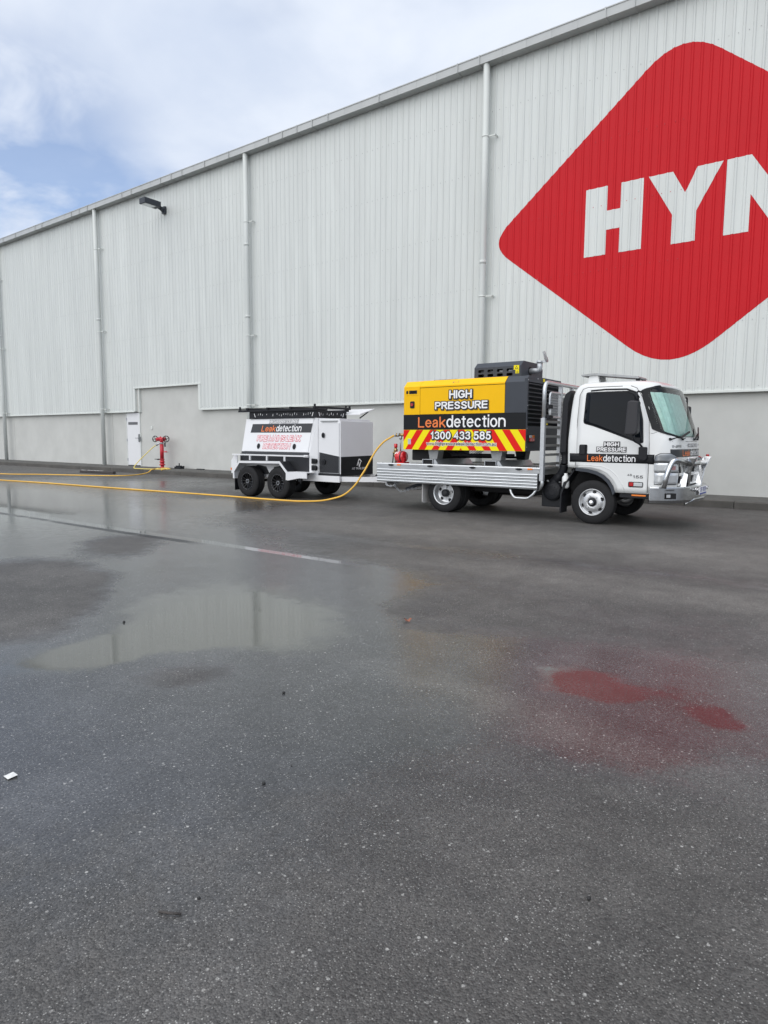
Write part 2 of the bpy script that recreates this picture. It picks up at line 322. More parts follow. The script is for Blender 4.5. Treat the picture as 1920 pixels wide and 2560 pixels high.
def me_from(mb, name, mats, origin, recalc=True):
    assert all(max(f) < len(mb.v) for f in mb.f), name
    me = bpy.data.meshes.new(name); me.from_pydata([v-origin for v in mb.v], [], mb.f)
    if recalc:
        bm = bmesh.new(); bm.from_mesh(me); bmesh.ops.recalc_face_normals(bm, faces=bm.faces); bm.to_mesh(me); bm.free()
    for p, sm in zip(me.polygons, mb.sm): p.use_smooth = sm
    for mm in (mats if isinstance(mats, (list, tuple)) else [mats]): me.materials.append(mm)
    return me
def bbox_c(vs_):
    lo = [min(v[i] for v in vs_) for i in range(3)]; hi = [max(v[i] for v in vs_) for i in range(3)]
    return Vector([(a+b_)/2 for a, b_ in zip(lo, hi)])
def part(name, mb, m, parent=None, bevel=0, seg=2, label=None, recalc=True):
    """one mesh object; coordinates are given in the frame of the top-level thing's frame"""
    c = bbox_c(mb.v); me = me_from(mb, name, m, c, recalc)
    o = bpy.data.objects.new(name, me); COL.objects.link(o)
    if parent is not None:
        o.parent = parent; o.location = c-ORG[parent]
    else: o.location = c
    ORG[o] = c
    if bevel:
        bv = o.modifiers.new('bevel', 'BEVEL'); bv.width = bevel; bv.segments = seg; bv.limit_method = 'ANGLE'; bv.angle_limit = R(35)
    if label: o['label'] = label
    return o
def thing(name, base, label, cat, group=None, frame=None):
    o = bpy.data.objects.new(name, None); COL.objects.link(o); o.empty_display_size = .3
    base = Vector(base); ORG[o] = base
    if frame:
        fo, fa = frame; rm = Matrix.Rotation(fa, 3, 'Z'); o.location = Vector(fo)+rm@base; o.rotation_euler = (0, 0, fa)
    else: o.location = base
    o['label'] = label; o['category'] = cat
    if group: o['group'] = group
    return o
def tag(o, label, cat, group=None, kind=None):
    if label: o['label'] = label
    if cat: o['category'] = cat
    if group: o['group'] = group
    if kind: o['kind'] = kind
    return o
def inst(src, parent, c, name=None):
    """same mesh again as another part, centre c in frame coordinates"""
    o = src.copy(); o.name = name or src.name.split('.')[0]; COL.objects.link(o); o.parent = parent
    c = Vector(c); o.location = c-ORG[parent] if parent else c; ORG[o] = c; return o

def fillet(pts, r, n=6):
    pts = [Vector(p) for p in pts]; out = [pts[0]]
    for i in range(1, len(pts)-1):
        a, b_, c = pts[i-1], pts[i], pts[i+1]; d1 = (a-b_); d2 = (c-b_)
        rr = min(r, d1.length*.49, d2.length*.49); p0 = b_+d1.normalized()*rr; p1 = b_+d2.normalized()*rr
        for k in range(n+1):
            t = k/n; out.append((1-t)**2*p0+2*t*(1-t)*b_+t*t*p1)
    out.append(pts[-1]); return out
def spline(pts, n=8):
    pts = [Vector(p) for p in pts]; out = []
    for i in range(len(pts)-1):
        p0 = pts[max(i-1, 0)]; p1 = pts[i]; p2 = pts[i+1]; p3 = pts[min(i+2, len(pts)-1)]
        for k in range(n):
            t = k/n; out.append(.5*((2*p1)+(p2-p0)*t+(2*p0-5*p1+4*p2-p3)*t*t+(3*p1-p0-3*p2+p3)*t**3))
    out.append(pts[-1]); return out
def round_poly(pts, r, n=5):
    m = len(pts); out = []
    for i in range(m):
        a, b_, c = (Vector(pts[i-1]), Vector(pts[i]), Vector(pts[(i+1) % m])); d1 = a-b_; d2 = c-b_
        rr = min(r, d1.length*.45, d2.length*.45); p0 = b_+d1.normalized()*rr; p1 = b_+d2.normalized()*rr
        for k in range(n+1):
            t = k/n; out.append(tuple((1-t)**2*p0+2*t*(1-t)*b_+t*t*p1))
    return out

def _arc(cx, cy, rx, ry, a0, a1, n=14):
    return [(cx+rx*math.cos(R(a0+(a1-a0)*k/n)), cy+ry*math.sin(R(a0+(a1-a0)*k/n))) for k in range(n+1)]
def _sp(*p): return [(v.x, v.y) for v in spline([Vector((a, b_, 0)) for a, b_ in p], 5)]
def _glyphs():
    X = .70; G = {}
    S_ = [(.95, .78), (.78, .96), (.48, 1), (.14, .90), (.07, .72), (.28, .57), (.70, .45), (.96, .28), (.88, .08), (.52, 0), (.2, .04), (.02, .22)]
    U = {'H': [[(0, 0), (0, 1)], [(1, 0), (1, 1)], [(0, .52), (1, .52)]], 'I': [[(0, 0), (0, 1)]], 'G': [_arc(.5, .5, .5, .5, 38, 338, 22), [(.55, .46), (1, .46), (1, .12)]],
         'P': [[(0, 0), (0, 1), (.6, 1)]+_arc(.6, .74, .4, .26, 85, -85)+[(.6, .48), (0, .48)]], 'E': [[(1, 1), (0, 1), (0, 0), (1, 0)], [(0, .52), (.92, .52)]],
         'R': [[(0, 0), (0, 1), (.6, 1)]+_arc(.6, .75, .38, .25, 85, -85)+[(.6, .50), (0, .50)], [(.55, .50), (1, 0)]], 'S': [_sp(*S_)], 'U': [[(0, 1), (0, .38)]+_arc(.5, .36, .5, .36, 185, 355, 12)+[(1, .38), (1, 1)]], 'F': [[(1, 1), (0, 1), (0, 0)], [(0, .52), (.88, .52)]],
         'M': [[(0, 0), (0, 1), (.5, .12), (1, 1), (1, 0)]], 'A': [[(0, 0), (.5, 1), (1, 0)], [(.2, .34), (.8, .34)]], 'N': [[(0, 0), (0, 1), (1, 0), (1, 1)]], 'L': [[(0, 1), (0, 0), (1, 0)]],
         'K': [[(0, 0), (0, 1)], [(.98, 1), (.04, .38)], [(.34, .58), (1, 0)]], 'D': [[(0, .5), (0, 1), (.45, 1)]+_arc(.45, .5, .55, .5, 85, -85)+[(.45, 0), (0, 0), (0, .5)]], 'T': [[(0, 1), (1, 1)], [(.5, 1), (.5, 0)]],
         'C': [_arc(.5, .5, .5, .5, 42, 318, 22)], 'O': [_arc(.5, .5, .5, .5, 0, 360, 26)], 'Z': [[(0, 1), (1, 1), (0, 0), (1, 0)]], 'X': [[(0, 0), (1, 1)], [(0, 1), (1, 0)]], 'Y': [[(0, 1), (.5, .45), (1, 1)], [(.5, .45), (.5, 0)]],
         '0': [_arc(.5, .5, .5, .5, 0, 360, 26)], '1': [[(.75, 0), (.75, 1), (.1, .72)]], '3': [_sp((.04, .80), (.22, .96), (.5, 1), (.84, .92), (.90, .70), (.66, .54), (.40, .52))+_sp((.40, .52), (.76, .48), (.98, .28), (.86, .06), (.5, 0), (.14, .05), (.0, .22))[1:]],
         '4': [[(.76, 0), (.76, 1), (0, .30), (1, .30)]], '5': [[(.92, 1), (.20, 1)]+_sp((.11, .50), (.40, .64), (.76, .58), (.98, .32), (.82, .06), (.46, 0), (.14, .05), (.0, .22))], '7': [[(0, 1), (1, 1), (.36, 0)]], '8': [_arc(.5, .76, .43, .24, 0, 360, 22), _arc(.5, .26, .5, .26, 0, 360, 22)], '-': [[(0, .4), (1, .4)]],
         'a': [_sp((.06, .53), (.22, .67), (.48, .70), (.80, .63), (.87, .46))+[(.87, 0)], _sp((.87, .42), (.5, .39), (.12, .31), (.0, .16), (.14, .02), (.4, 0), (.7, .08), (.87, .25))],
         'c': [_arc(.5, .35, .5, .35, 40, 320, 20)], 'd': [_arc(.48, .35, .48, .35, 0, 360, 24), [(1, 0), (1, 1)]], 'e': [[(.02, .37), (.98, .37)]+_arc(.5, .35, .5, .35, 4, 322, 20)], 'k': [[(0, 0), (0, 1)], [(.92, .70), (.03, .24)], [(.34, .42), (1, 0)]],
         't': [[(.45, .92), (.45, .2)]+_sp((.45, .16), (.54, .02), (.74, 0), (.95, .02)), [(0, .70), (.95, .70)]], 'i': [[(0, 0), (0, .70)], [(0, .97), (0, 1)]], 'l': [[(0, 0), (0, 1)]], 'o': [_arc(.5, .35, .5, .35, 0, 360, 24)],
         'n': [[(0, 0), (0, .70)], _sp((0, .48), (.18, .65), (.5, .70), (.86, .63), (1, .44))+[(1, 0)]], 'h': [[(0, 0), (0, 1)], _sp((0, .48), (.18, .65), (.5, .70), (.86, .63), (1, .44))+[(1, 0)]],
         'm': [[(0, 0), (0, .70)], _sp((0, .5), (.1, .66), (.27, .70), (.45, .63), (.5, .46))+[(.5, 0)], _sp((.5, .5), (.6, .66), (.77, .70), (.95, .63), (1, .46))+[(1, 0)]],
         'r': [[(0, 0), (0, .70)], _sp((0, .42), (.3, .64), (.95, .70))], 's': [[(x, y*X) for x, y in _sp(*S_)]], 'p': [[(0, -.28), (0, .70)], _arc(.52, .35, .48, .35, 0, 360, 24)], 'g': [_arc(.48, .35, .48, .35, 0, 360, 24), [(1, .70), (1, -.06)]+_sp((.98, -.14), (.75, -.27), (.42, -.28), (.08, -.2))],
         'u': [[(0, .70), (0, .25)]+_sp((.02, .18), (.2, .02), (.5, 0), (.85, .07), (1, .25)), [(1, .70), (1, 0)]], 'w': [[(0, .70), (.25, 0), (.5, .66), (.75, 0), (1, .70)]], '.': [[(0, 0), (0, .02)]]}
    W = {'I': 0, 'M': .72, 'i': 0, 'l': 0, '.': 0, '1': .30, 'm': .72, 'w': .70, 't': .24, 'r': .24, '-': .3, 'E': .52, 'F': .50, 'L': .48, 'G': .66, 'O': .68, 'C': .64, 'D': .60, 'N': .62, 'A': .68}
    for c in U: G[c] = (U[c], W.get(c, .56 if c.isupper() else .46 if c.isdigit() else .44 if c in 'acks' else .46))
    return G
GL = _glyphs()
def ribbon(pts, hw, grow, closed):
    P_ = [Vector(p) for p in pts]
    if closed: P_ = P_[:-1]
    n_ = len(P_); out = []
    if not closed:
        e = hw+grow; d0 = (P_[0]-P_[1]).normalized(); d1 = (P_[-1]-P_[-2]).normalized()
        P_[0] = P_[0]+d0*grow; P_[-1] = P_[-1]+d1*grow
    for i in range(n_):
        a = P_[i-1] if (closed or i) else None; c = P_[(i+1) % n_] if (closed or i < n_-1) else None
        d1 = (P_[i]-a).normalized() if a is not None else None; d2 = (c-P_[i]).normalized() if c is not None else None
        d1 = d1 or d2; d2 = d2 or d1; n1 = Vector((-d1.y, d1.x)); n2 = Vector((-d2.y, d2.x)); m_ = n1+n2
        m_ = m_.normalized() if m_.length > 1e-4 else n1; k = min(1/max(m_.dot(n1), .3), 1.9); out.append((P_[i]+m_*(hw+grow)*k, P_[i]-m_*(hw+grow)*k))
    return out
def letter(name, s, box, fn, m, parent, bold=0., shear=0., space=1., shift=(0, 0), lift=.0, w=.125):
    """stroke lettering fitted to box = (u0, baseline, u1, cap height)"""
    u0, v0, u1, v1 = box; gap = .075*space; x = 0; items = []
    for ch in s:
        if ch == ' ': x += .30; continue
        st, wd = GL[ch]; items.append((st, x, wd)); x += wd+w+gap
    tot = x-gap; H_ = v1-v0; sx = (u1-u0)/tot; mb = MB(); k = 0
    for st, x0, wd in items:
        for p in st:
            q = [(x0+w/2+a*wd, w/2+b_*(1-w)) for a, b_ in p]; closed = len(q) > 8 and (Vector(q[0])-Vector(q[-1])).length < 1e-4
            if not closed and len(q) == 2:
                d = (Vector(q[1])-Vector(q[0])); d = d.normalized(); q = [tuple(Vector(q[0])-d*w/2), tuple(Vector(q[1])+d*w/2)]
            elif not closed:
                d = (Vector(q[0])-Vector(q[1])).normalized(); q[0] = tuple(Vector(q[0])+d*w/2*.6); d = (Vector(q[-1])-Vector(q[-2])).normalized(); q[-1] = tuple(Vector(q[-1])+d*w/2*.6)
            rb = ribbon(q, w/2, bold, closed); n_ = len(rb); l = lift+.00025*(k % 3); k += 1
            pts = [fn(u0+(c.x+shear*c.y)*sx+shift[0], v0+c.y*H_+shift[1], l) for ab in rb for c in ab]
            mb.add(pts, [(2*i, 2*i+1, (2*i+3) % (2*n_), (2*i+2) % (2*n_)) for i in range(n_ if closed else n_-1)])
    return part(name, mb, m, parent, recalc=False)
def side(t): return lambda u, v, l: (u, t-l, v)          # on a face that looks to -y
def front(s): return lambda u, v, l: (s+l, u, v)         # on a face that looks to +x

def rows(poly, nv=8, nu=8):
    """fill a row-convex outline with a grid (lists of rows of points)"""
    zs = [p[1] for p in poly]; z0, z1 = min(zs), max(zs); lv = sorted(set([round(z, 5) for z in zs]+[z0+(z1-z0)*k/nv for k in range(nv+1)]))
    lv = [lv[0]+1e-5]+lv[1:-1]+[lv[-1]-1e-5]; grid = []
    for z in lv:
        xs = []
        for i in range(len(poly)):
            a, b_ = poly[i-1], poly[i]
            if (a[1] <= z < b_[1]) or (b_[1] <= z < a[1]): xs.append(a[0]+(b_[0]-a[0])*(z-a[1])/(b_[1]-a[1]))
        if len(xs) < 2: continue
        a, b_ = min(xs), max(xs); grid.append([(a+(b_-a)*k/nu, z) for k in range(nu+1)])
    return grid
def drape(poly, bvh, axis, lift, nv=8, nu=8, back=0.):
    """patch on the cab skin: outline in (s,z) seen from -y, or (t,z) seen from +x; 'back' gives it an edge"""
    g = rows(poly, nv, nu); mb = MB(); vs_ = []; nr = []
    for row in g:
        for a, z in row:
            if axis == 'y': o_, d = Vector((a, -3, z)), Vector((0, 1, 0))
            elif axis == '-y': o_, d = Vector((a, 5, z)), Vector((0, -1, 0))
            else: o_, d = Vector((9, a, z)), Vector((-1, 0, 0))
            h, nn, _, _ = bvh.ray_cast(o_, d)
            if h is None: h = vs_[-1] if vs_ else o_; nn = -d
            if nn.dot(d) > 0: nn = -nn
            vs_.append(h+nn*lift); nr.append(nn)
    nu1 = nu+1; m = len(g); fs = []
    for i in range(m-1):
        for k in range(nu): fs.append((i*nu1+k, i*nu1+k+1, (i+1)*nu1+k+1, (i+1)*nu1+k))
    mb.add(vs_, fs, True)
    if back:
        ed = [i for i in range(nu1)]+[r*nu1+nu for r in range(1, m)]+[(m-1)*nu1+k for k in range(nu-1, -1, -1)]+[r*nu1 for r in range(m-2, 0, -1)]
        o = len(mb.v); mb.v += [vs_[i]-nr[i]*back for i in ed]; n = len(ed)
        for k in range(n):
            l = (k+1) % n; mb.f.append([ed[k], o+k, o+l, ed[l]]); mb.sm.append(False)
    return mb
def drape_pts(pts, bvh, axis, lift):
    out = []
    for a, z in pts:
        if axis == 'y': o_, d = Vector((a, -3, z)), Vector((0, 1, 0))
        else: o_, d = Vector((9, a, z)), Vector((-1, 0, 0))
        h, nn, _, _ = bvh.ray_cast(o_, d)
        if h is None: h = o_+d*3; nn = -d
        if nn.dot(d) > 0: nn = -nn
        out.append(h+nn*lift)
    return out

# ================================================================== SETTING
g = MB(); g.quad((-400, -400, 0), (400, -400, 0), (400, 400, 0), (-400, 400, 0))
tag(part('ground', g, M['ground'], recalc=False), 'wet dark asphalt yard with puddles and pale stone flecks', 'ground', kind='structure')
XA, XB, YW, PITCH = -62.2, 14.2, 17.60, .213
YK, ZP = 16.05, .16
g = MB(); g.box(XA, YK+.16, -.2, XB, 17.74, ZP)
tag(part('pavement', g, M['pavement']), 'narrow damp concrete strip along the foot of the shed wall', 'pavement', kind='structure')
kerb = thing('kerb', (-20, YK, 0), 'low dark concrete kerb edging the strip beside the shed', 'kerb'); kerb['kind'] = 'structure'
x = XA; k = 0
while x < XB:
    L_ = random.uniform(2.2, 2.6); g = MB(); dz = random.uniform(-.006, .004)
    g.box(x+.004, YK+random.uniform(-.004, .004), -.2, x+L_-.004, YK+.155, ZP-.002+dz)
    part('kerb_section', g, M['concrete'], kerb, bevel=.018); x += L_

shed = thing('warehouse', (-24, 17.7, 0), 'huge pale grey corrugated warehouse with a red diamond sign and downpipes', 'building')
RIB0 = -10.59
def prof_pts(xa, xb):
    pts = [(xa, 0.)]; k0 = math.floor((xa-RIB0)/PITCH)-1; k1 = math.ceil((xb-RIB0)/PITCH)+1
    for k in range(k0, k1+1):
        c = RIB0+k*PITCH
        for dx, y in ((-.036, 0.), (-.019, -.018), (.019, -.018), (.036, 0.)):
            if xa+1e-4 < c+dx < xb-1e-4: pts.append((c+dx, y))
    pts.append((xb, 0.)); return pts
def prof_y(x):
    d = abs((x-RIB0+PITCH/2) % PITCH-PITCH/2)
    return 0. if d >= .036 else -.018 if d <= .019 else -.018*(.036-d)/.017
OX0, OX1, OZ = -27.25, -22.62, 3.66
ZC, ZT = 2.615, 11.84
def sheet(xa, xb, z0):
    mb = MB(); p = prof_pts(xa, xb); n = len(p)
    mb.add([(a, YW+b_, z) for z in (z0, ZT) for a, b_ in p], [(i, i+1, n+i+1, n+i) for i in range(n-1)]); return mb
SW = PITCH*4; first = None
k0 = math.floor((XA-RIB0)/SW); x = RIB0+PITCH/2+k0*SW
while x < XB:
    a, b_ = x, x+SW; x = b_
    segs = []
    cuts = [c for c in (OX0, OX1) if a < c < b_]; e = [a]+cuts+[b_]
    for s0, s1 in zip(e[:-1], e[1:]):
        segs.append((s0, s1, OZ if OX0-1e-3 <= s0 and s1 <= OX1+1e-3 else ZC))
    if len(segs) == 1 and segs[0][2] == ZC and first is not None:
        inst(first, shed, (ORG[first].x+(a-first_a), ORG[first].y, ORG[first].z)); continue
    for s0, s1, z0 in segs:
        o = part('cladding_sheet', sheet(s0, s1, z0), M['clad'], shed, recalc=False)
        if first is None and len(segs) == 1 and z0 == ZC: first = o; first_a = a
# screws along the girts
g = MB()
for zr in (2.74, 4.25, 5.85, 7.45, 9.05, 10.6):
    for k in range(int((-34-RIB0)/PITCH), int((XB-RIB0)/PITCH)):
        cx = RIB0+(k+.5)*PITCH+random.uniform(-.02, .02)
        if OX0 < cx < OX1 and zr < OZ: continue
        if abs(cx+4.44)/5.0+abs(zr-7.125)/4.0 < 1: continue
        g.box(cx-.007, YW-.009, zr-.007, cx+.007, YW+.002, zr+.007)
o = part('screw', g, M['alu_dull'], shed); o['kind'] = 'stuff'
# red diamond painted over the ribs, letters in the wall colour
def painted(poly_faces, lift, name, m, parent):
    bm = bmesh.new()
    for poly in poly_faces:
        bm.faces.new([bm.verts.new((u, 0, v)) for u, v in poly])
    xs = [v.co.x for v in bm.verts]; x0, x1 = min(xs), max(xs)
    for k in range(math.floor((x0-RIB0)/PITCH)-1, math.ceil((x1-RIB0)/PITCH)+1):
        for dx in (-.036, -.019, .019, .036):
            c = RIB0+k*PITCH+dx
            if x0 < c < x1: bmesh.ops.bisect_plane(bm, geom=bm.verts[:]+bm.edges[:]+bm.faces[:], dist=1e-6, plane_co=(c, 0, 0), plane_no=(1, 0, 0))
    mb = MB(); bm.verts.index_update()
    mb.add([(v.co.x, YW+prof_y(v.co.x)-lift, v.co.z) for v in bm.verts], [[v.index for v in f.verts] for f in bm.faces]); bm.free()
    return part(name, mb, m, parent, recalc=False)
DC, DZ = -4.44, 7.125
dia = []
for (sx, sz) in ((-1, 0), (0, 1), (1, 0), (0, -1)):
    pass
corner = [(-9.41, 6.98), (-4.43, 11.08), (.56, 7.0), (-4.38, 3.05)]; dia = []
for i in range(4):
    seg = round_poly(corner, (.76, 1.05, .76, 1.30)[i], 10); dia += seg[i*11:(i+1)*11]
sign = painted([dia], .004, 'painted_sign', M['red'], shed)
Hl = [[(-6.63, 6.22), (-6.07, 6.22), (-6.07, 6.83), (-5.73, 6.83), (-5.73, 6.22), (-5.18, 6.22), (-5.18, 7.91), (-5.73, 7.91), (-5.73, 7.30), (-6.07, 7.30), (-6.07, 7.91), (-6.63, 7.91)]]
Yl = [[(-5.06, 7.90), (-4.475, 6.90), (-4.475, 6.21), (-3.935, 6.21), (-3.935, 6.90), (-3.40, 7.90), (-3.95, 7.90), (-4.20, 7.36), (-4.50, 7.90)]]
Nl = [[(-3.32, 6.22), (-2.80, 6.22), (-2.80, 7.04), (-2.27, 6.22), (-1.76, 6.22), (-1.76, 7.90), (-2.28, 7.90), (-2.28, 7.08), (-2.82, 7.90), (-3.32, 7.90)]]
for L_ in (Hl, Yl, Nl): painted(L_, .0075, 'lettering', M['clad'], sign)
g = MB()
for zr in (4.25, 5.85, 7.45, 9.05):
    for k in range(-10, 30):
        cx = RIB0+(k+.5)*PITCH+random.uniform(-.02, .02)
        if abs(cx-DC)/4.9+abs(zr-DZ)/3.95 < 1: g.box(cx-.008, YW-.014, zr-.008, cx+.008, YW-.002, zr+.008)
o = part('screw', g, M['hyd_red'], sign); o['kind'] = 'stuff'
# cladding base flashing
def flash(x0, x1, z, y=YW, name='base_flashing'):
    g = MB(); g.box(x0, y-.035, z-.012, x1, y+.13, z+.045); return part(name, g, M['trim'], shed, bevel=.004)
flash(XA, OX0, ZC); flash(OX1, XB, ZC); flash(OX0-.05, OX1+.12, OZ, name='opening_flashing')
for xx in (OX0, OX1+.0):
    g = MB(); g.box(xx-.05, YW-.034, ZC+.02, xx+.09, YW+.13, OZ-.02); part('opening_flashing', g, M['trim'], shed, bevel=.004)
g = MB(); g.box(OX0+.09, 17.66, ZC-.01, OX0+.26, 17.734, OZ-.012); part('reveal', g, M['precast'], shed)
g = MB(); g.box(OX0+.26, 17.63, ZC-.02, OX0+.32, 17.734, OZ-.012); part('opening_flashing', g, M['trim'], shed)
# precast panels at the foot of the wall
bays = [-62.2, -59.75, -49.7, -39.65+.42, -29.6+.30, -19.42+.3, -9.52+.3, .55, 10.6, 14.2]
for a, b_ in zip(bays[:-1], bays[1:]):
    g = MB()
    if a < -27 < b_:
        g.box(a+.008, 17.735, -.1, -28.125, 18.0, 2.9); part('precast_panel', g, M['precast'], shed)
        g = MB(); g.box(-28.125, 17.735, 2.60, -27.036, 18.0, 4.0); part('precast_panel', g, M['precast'], shed)
        g = MB(); g.box(-27.03, 17.735, -.1, b_-.008, 18.0, 4.0); part('precast_panel', g, M['precast'], shed)
    else:
        g.box(a+.008, 17.735, -.1, b_-.008, 18.0, 2.9); part('precast_panel', g, M['precast'], shed)
# dark backing behind the joints, shell of the building
g = MB(); g.box(XA, 18.005, -.2, XB, 18.1, 11.9); g.box(XA, 18.1, -.2, XA+.1, 46, 11.9); g.box(XB-.1, 18.1, -.2, XB, 46, 11.9); g.box(XA, 45.9, -.2, XB, 46, 11.9)
part('inner_wall', g, M['alu_dull'], shed)
g = MB(); g.prism([(17.62, 11.98), (32, 13.4), (46.2, 11.98), (46.2, 12.04), (32, 13.46), (17.62, 12.04)], 'x', XA, XB); part('roof', g, M['gutter'], shed)
# box gutter in sections
gp = [(17.30, 11.80), (17.30, 12.00), (17.285, 12.003), (17.285, 12.03), (17.34, 12.03), (17.345, 11.99), (17.595, 11.99), (17.595, 11.80)]
gl_ = .70; gfirst = None; x = XA
while x < XB:
    if gfirst is None:
        g = MB(); g.prism(gp, 'x', x+.002, x+gl_-.002); gfirst = part('gutter_section', g, M['gutter'], shed)
        g = MB(); g.box(x-.016, 17.275, 11.79, x+.016, 17.29, 12.035); g.box(x-.016, 17.275, 11.782, x+.016, 17.6, 11.796); gs = part('gutter_strap', g, M['gutter'], gfirst); gx0 = x
    else:
        o = inst(gfirst, shed, ORG[gfirst]+Vector((x-gx0, 0, 0)))
        if random.random() < .62: inst(gs, o, ORG[gs]+Vector((x-gx0, 0, 0)))
    x += gl_
# downpipes
def downpipe(x, seams, arms):
    g = MB(); g.tube([(x, 17.41, ZP), (x, 17.41, 4), (x, 17.41, 8), (x, 17.41, 11.81)], .093, 20); o = part('downpipe', g, M['pipe'], shed)
    for z in seams:
        g = MB(); g.tube([(x, 17.41, z-.05), (x, 17.41, z+.05)], .0965, 20); part('pipe_collar', g, M['pipe'], o)
    for z in arms:
        g = MB(); g.tube([(x, 17.41, z-.02), (x, 17.41, z+.02)], .099, 20); g.box(x+.05, 17.43, z-.018, x+.30, 17.455, z+.018); g.box(x+.27, 17.44, z-.018, x+.30, 17.6, z+.018)
        part('pipe_bracket', g, M['trim'], o)
for xx, sm, ar in ((-9.52, (6.5,), (5.55, 2.72, 9.9)), (-19.42, (8.6, 6.0), (2.72, 5.3, 9.4)), (-29.6, (6.9,), (2.78, 6.35, 10.05)), (-39.65, (7.0,), (2.78, 6.3, 10.0)), (-49.7, (), (2.78, 6.3)), (.55, (), (2.72, 5.5)), (10.6, (), (2.72, 5.5))):
    downpipe(xx, sm, ar)
# service door
g = MB(); g.box(-28.075, 17.70, .20, -27.075, 17.75, 2.58); door = part('door', g, M['white_board'], shed, bevel=.004)
g = MB(); g.box(-28.12, 17.69, ZP, -28.08, 17.8, 2.60); part('door_frame', g, M['trim'], door)
g = MB(); g.box(-27.07, 17.69, ZP, -27.03, 17.8, 2.60); part('door_frame', g, M['trim'], door)
g = MB(); g.box(-28.08, 17.69, ZP, -27.07, 17.8, .195); part('threshold', g, M['liner'], door)
g = MB(); g.box(-27.95, 17.690, 2.05, -27.22, 17.702, 2.17); sgn = part('door_sign', g, M['ink_grey'], door)
letter('lettering', 'FIRE EXIT ONLY', (-27.90, 2.08, -27.27, 2.14), side(17.688), M['silver_print'], sgn)
for z in (.45, 1.35, 2.3):
    g = MB(); g.box(-28.10, 17.672, z-.06, -28.06, 17.70, z+.06); part('hinge', g, M['steel'], door)
g = MB(); g.box(-27.15, 17.66, 1.27, -27.085, 17.70, 1.62); g.tube([(-27.13, 17.66, 1.44), (-27.13, 17.61, 1.44), (-27.31, 17.61, 1.44)], .013, 8); g.box(-27.06, 17.655, 1.30, -27.0, 17.69, 1.50)
part('handle', g, M['silver_print'], door)
g = MB(); g.box(-26.23, 17.70, 1.84, -26.12, 17.736, 1.98); part('switch_box', g, M['trim'], shed, bevel=.006)
# floodlight
fl = thing('floodlight', (-24.62, 17.58, 10.85), 'black box floodlight on a short arm high up on the shed wall', 'light')
g = MB(); g.box(-24.74, 16.50, 10.84, -24.36, 17.26, 11.06); part('housing', g, M['charcoal'], fl, bevel=.012)
g = MB(); g.box(-24.70, 16.55, 10.832, -24.40, 17.05, 10.842); part('lens', g, M['clear_lens'], fl)
g = MB(); g.bar((-24.56, 17.2, 10.93), (-24.56, 17.36, 10.86), .09, .10); g.bar((-24.56, 17.34, 10.90), (-24.56, 17.5, 10.80), .09, .12); part('arm', g, M['charcoal'], fl)
g = MB(); g.box(-24.66, 17.49, 10.70, -24.46, 17.585, 10.98); part('wall_plate', g, M['charcoal'], fl, bevel=.006)

# ------------------------------------------------------------------ hydrant
hx, hy = -24.85, 17.28
hyd = thing('fire_hydrant', (hx, hy, ZP), 'red standpipe fire hydrant with two black handwheels in front of the shed', 'hydrant')
g = MB(); g.lathe([(.10, 0), (.10, .03), (.075, .035), (.075, .12), (.125, .125), (.125, .165), (.085, .17), (.085, .24), (.12, .245), (.12, .28), (.085, .285), (.085, .36), (.10, .365), (.10, .39), (.082, .395)], (hx, hy, ZP), 'z', 20); part('base', g, M['hyd_red'], hyd)
g = MB(); g.lathe([(.081, .40), (.081, 1.02)], (hx, hy, ZP), 'z', 20); part('riser', g, M['hyd_red'], hyd)
g = MB(); g.lathe([(.07, 1.02), (.07, 1.05), (.085, 1.06), (.085, 1.09), (.06, 1.10), (.06, 1.13)], (hx, hy, ZP), 'z', 16); part('coupling', g, M['steel'], hyd)
g = MB(); g.tube([(hx-.20, hy, ZP+1.24), (hx+.20, hy, ZP+1.24)], .085, 14); g.tube([(hx, hy, ZP+1.1), (hx, hy, ZP+1.22)], .075, 14); g.tube([(hx-.20, hy, ZP+1.24), (hx-.24, hy-.10, ZP+1.22)], .075, 12); g.tube([(hx+.20, hy, ZP+1.24), (hx+.24, hy-.10, ZP+1.22)], .075, 12); g.tube([(hx-.08, hy, ZP+1.3), (hx-.08, hy, ZP+1.36)], .03, 8); part('head', g, M['hyd_red'], hyd)
for sx in (-1, 1):
    g = MB(); c = Vector((hx+sx*.39, hy-.05, ZP+1.25)); ax = Vector((.5+sx*.25, -.8, .05)).normalized(); u = ax.cross(Vector((0, 0, 1))).normalized(); w = ax.cross(u)
    g.tube([c+u*(.125*math.cos(a))+w*(.125*math.sin(a)) for a in [2*math.pi*k/24 for k in range(24)]], .018, 8, closed=True)
    for k in range(4): a = k*math.pi/2+.3; g.tube([c, c+u*(.125*math.cos(a))+w*(.125*math.sin(a))], .011, 6)
    g.tube([c, c-ax*.12, (hx+sx*.22, hy, ZP+1.24)], .02, 8); part('handwheel', g, M['plastic'], hyd)
g = MB(); g.tube([(hx-.07, hy-.05, ZP+.37), (hx-.36, hy-.12, ZP+.38)], .014, 8); g.box(hx-.2, hy-.12, ZP+.35, hx-.05, hy-.06, ZP+.4); part('valve_lever', g, M['plastic'], hyd)
g = MB(); g.box(hx+.22, hy-.03, ZP+.92, hx+.30, hy-.01, ZP+1.10); part('tag', g, M['plastic'], hyd)
g = MB(); g.lathe([(.0, .0), (.11, .005), (.11, .02), (.03, .03), (.03, .06)], (hx+.31, hy-.02, ZP+.68), 'z', 12); g.tube([(hx+.08, hy, ZP+.72), (hx+.31, hy-.02, ZP+.70)], .012, 6); part('cap', g, M['hyd_red'], hyd)
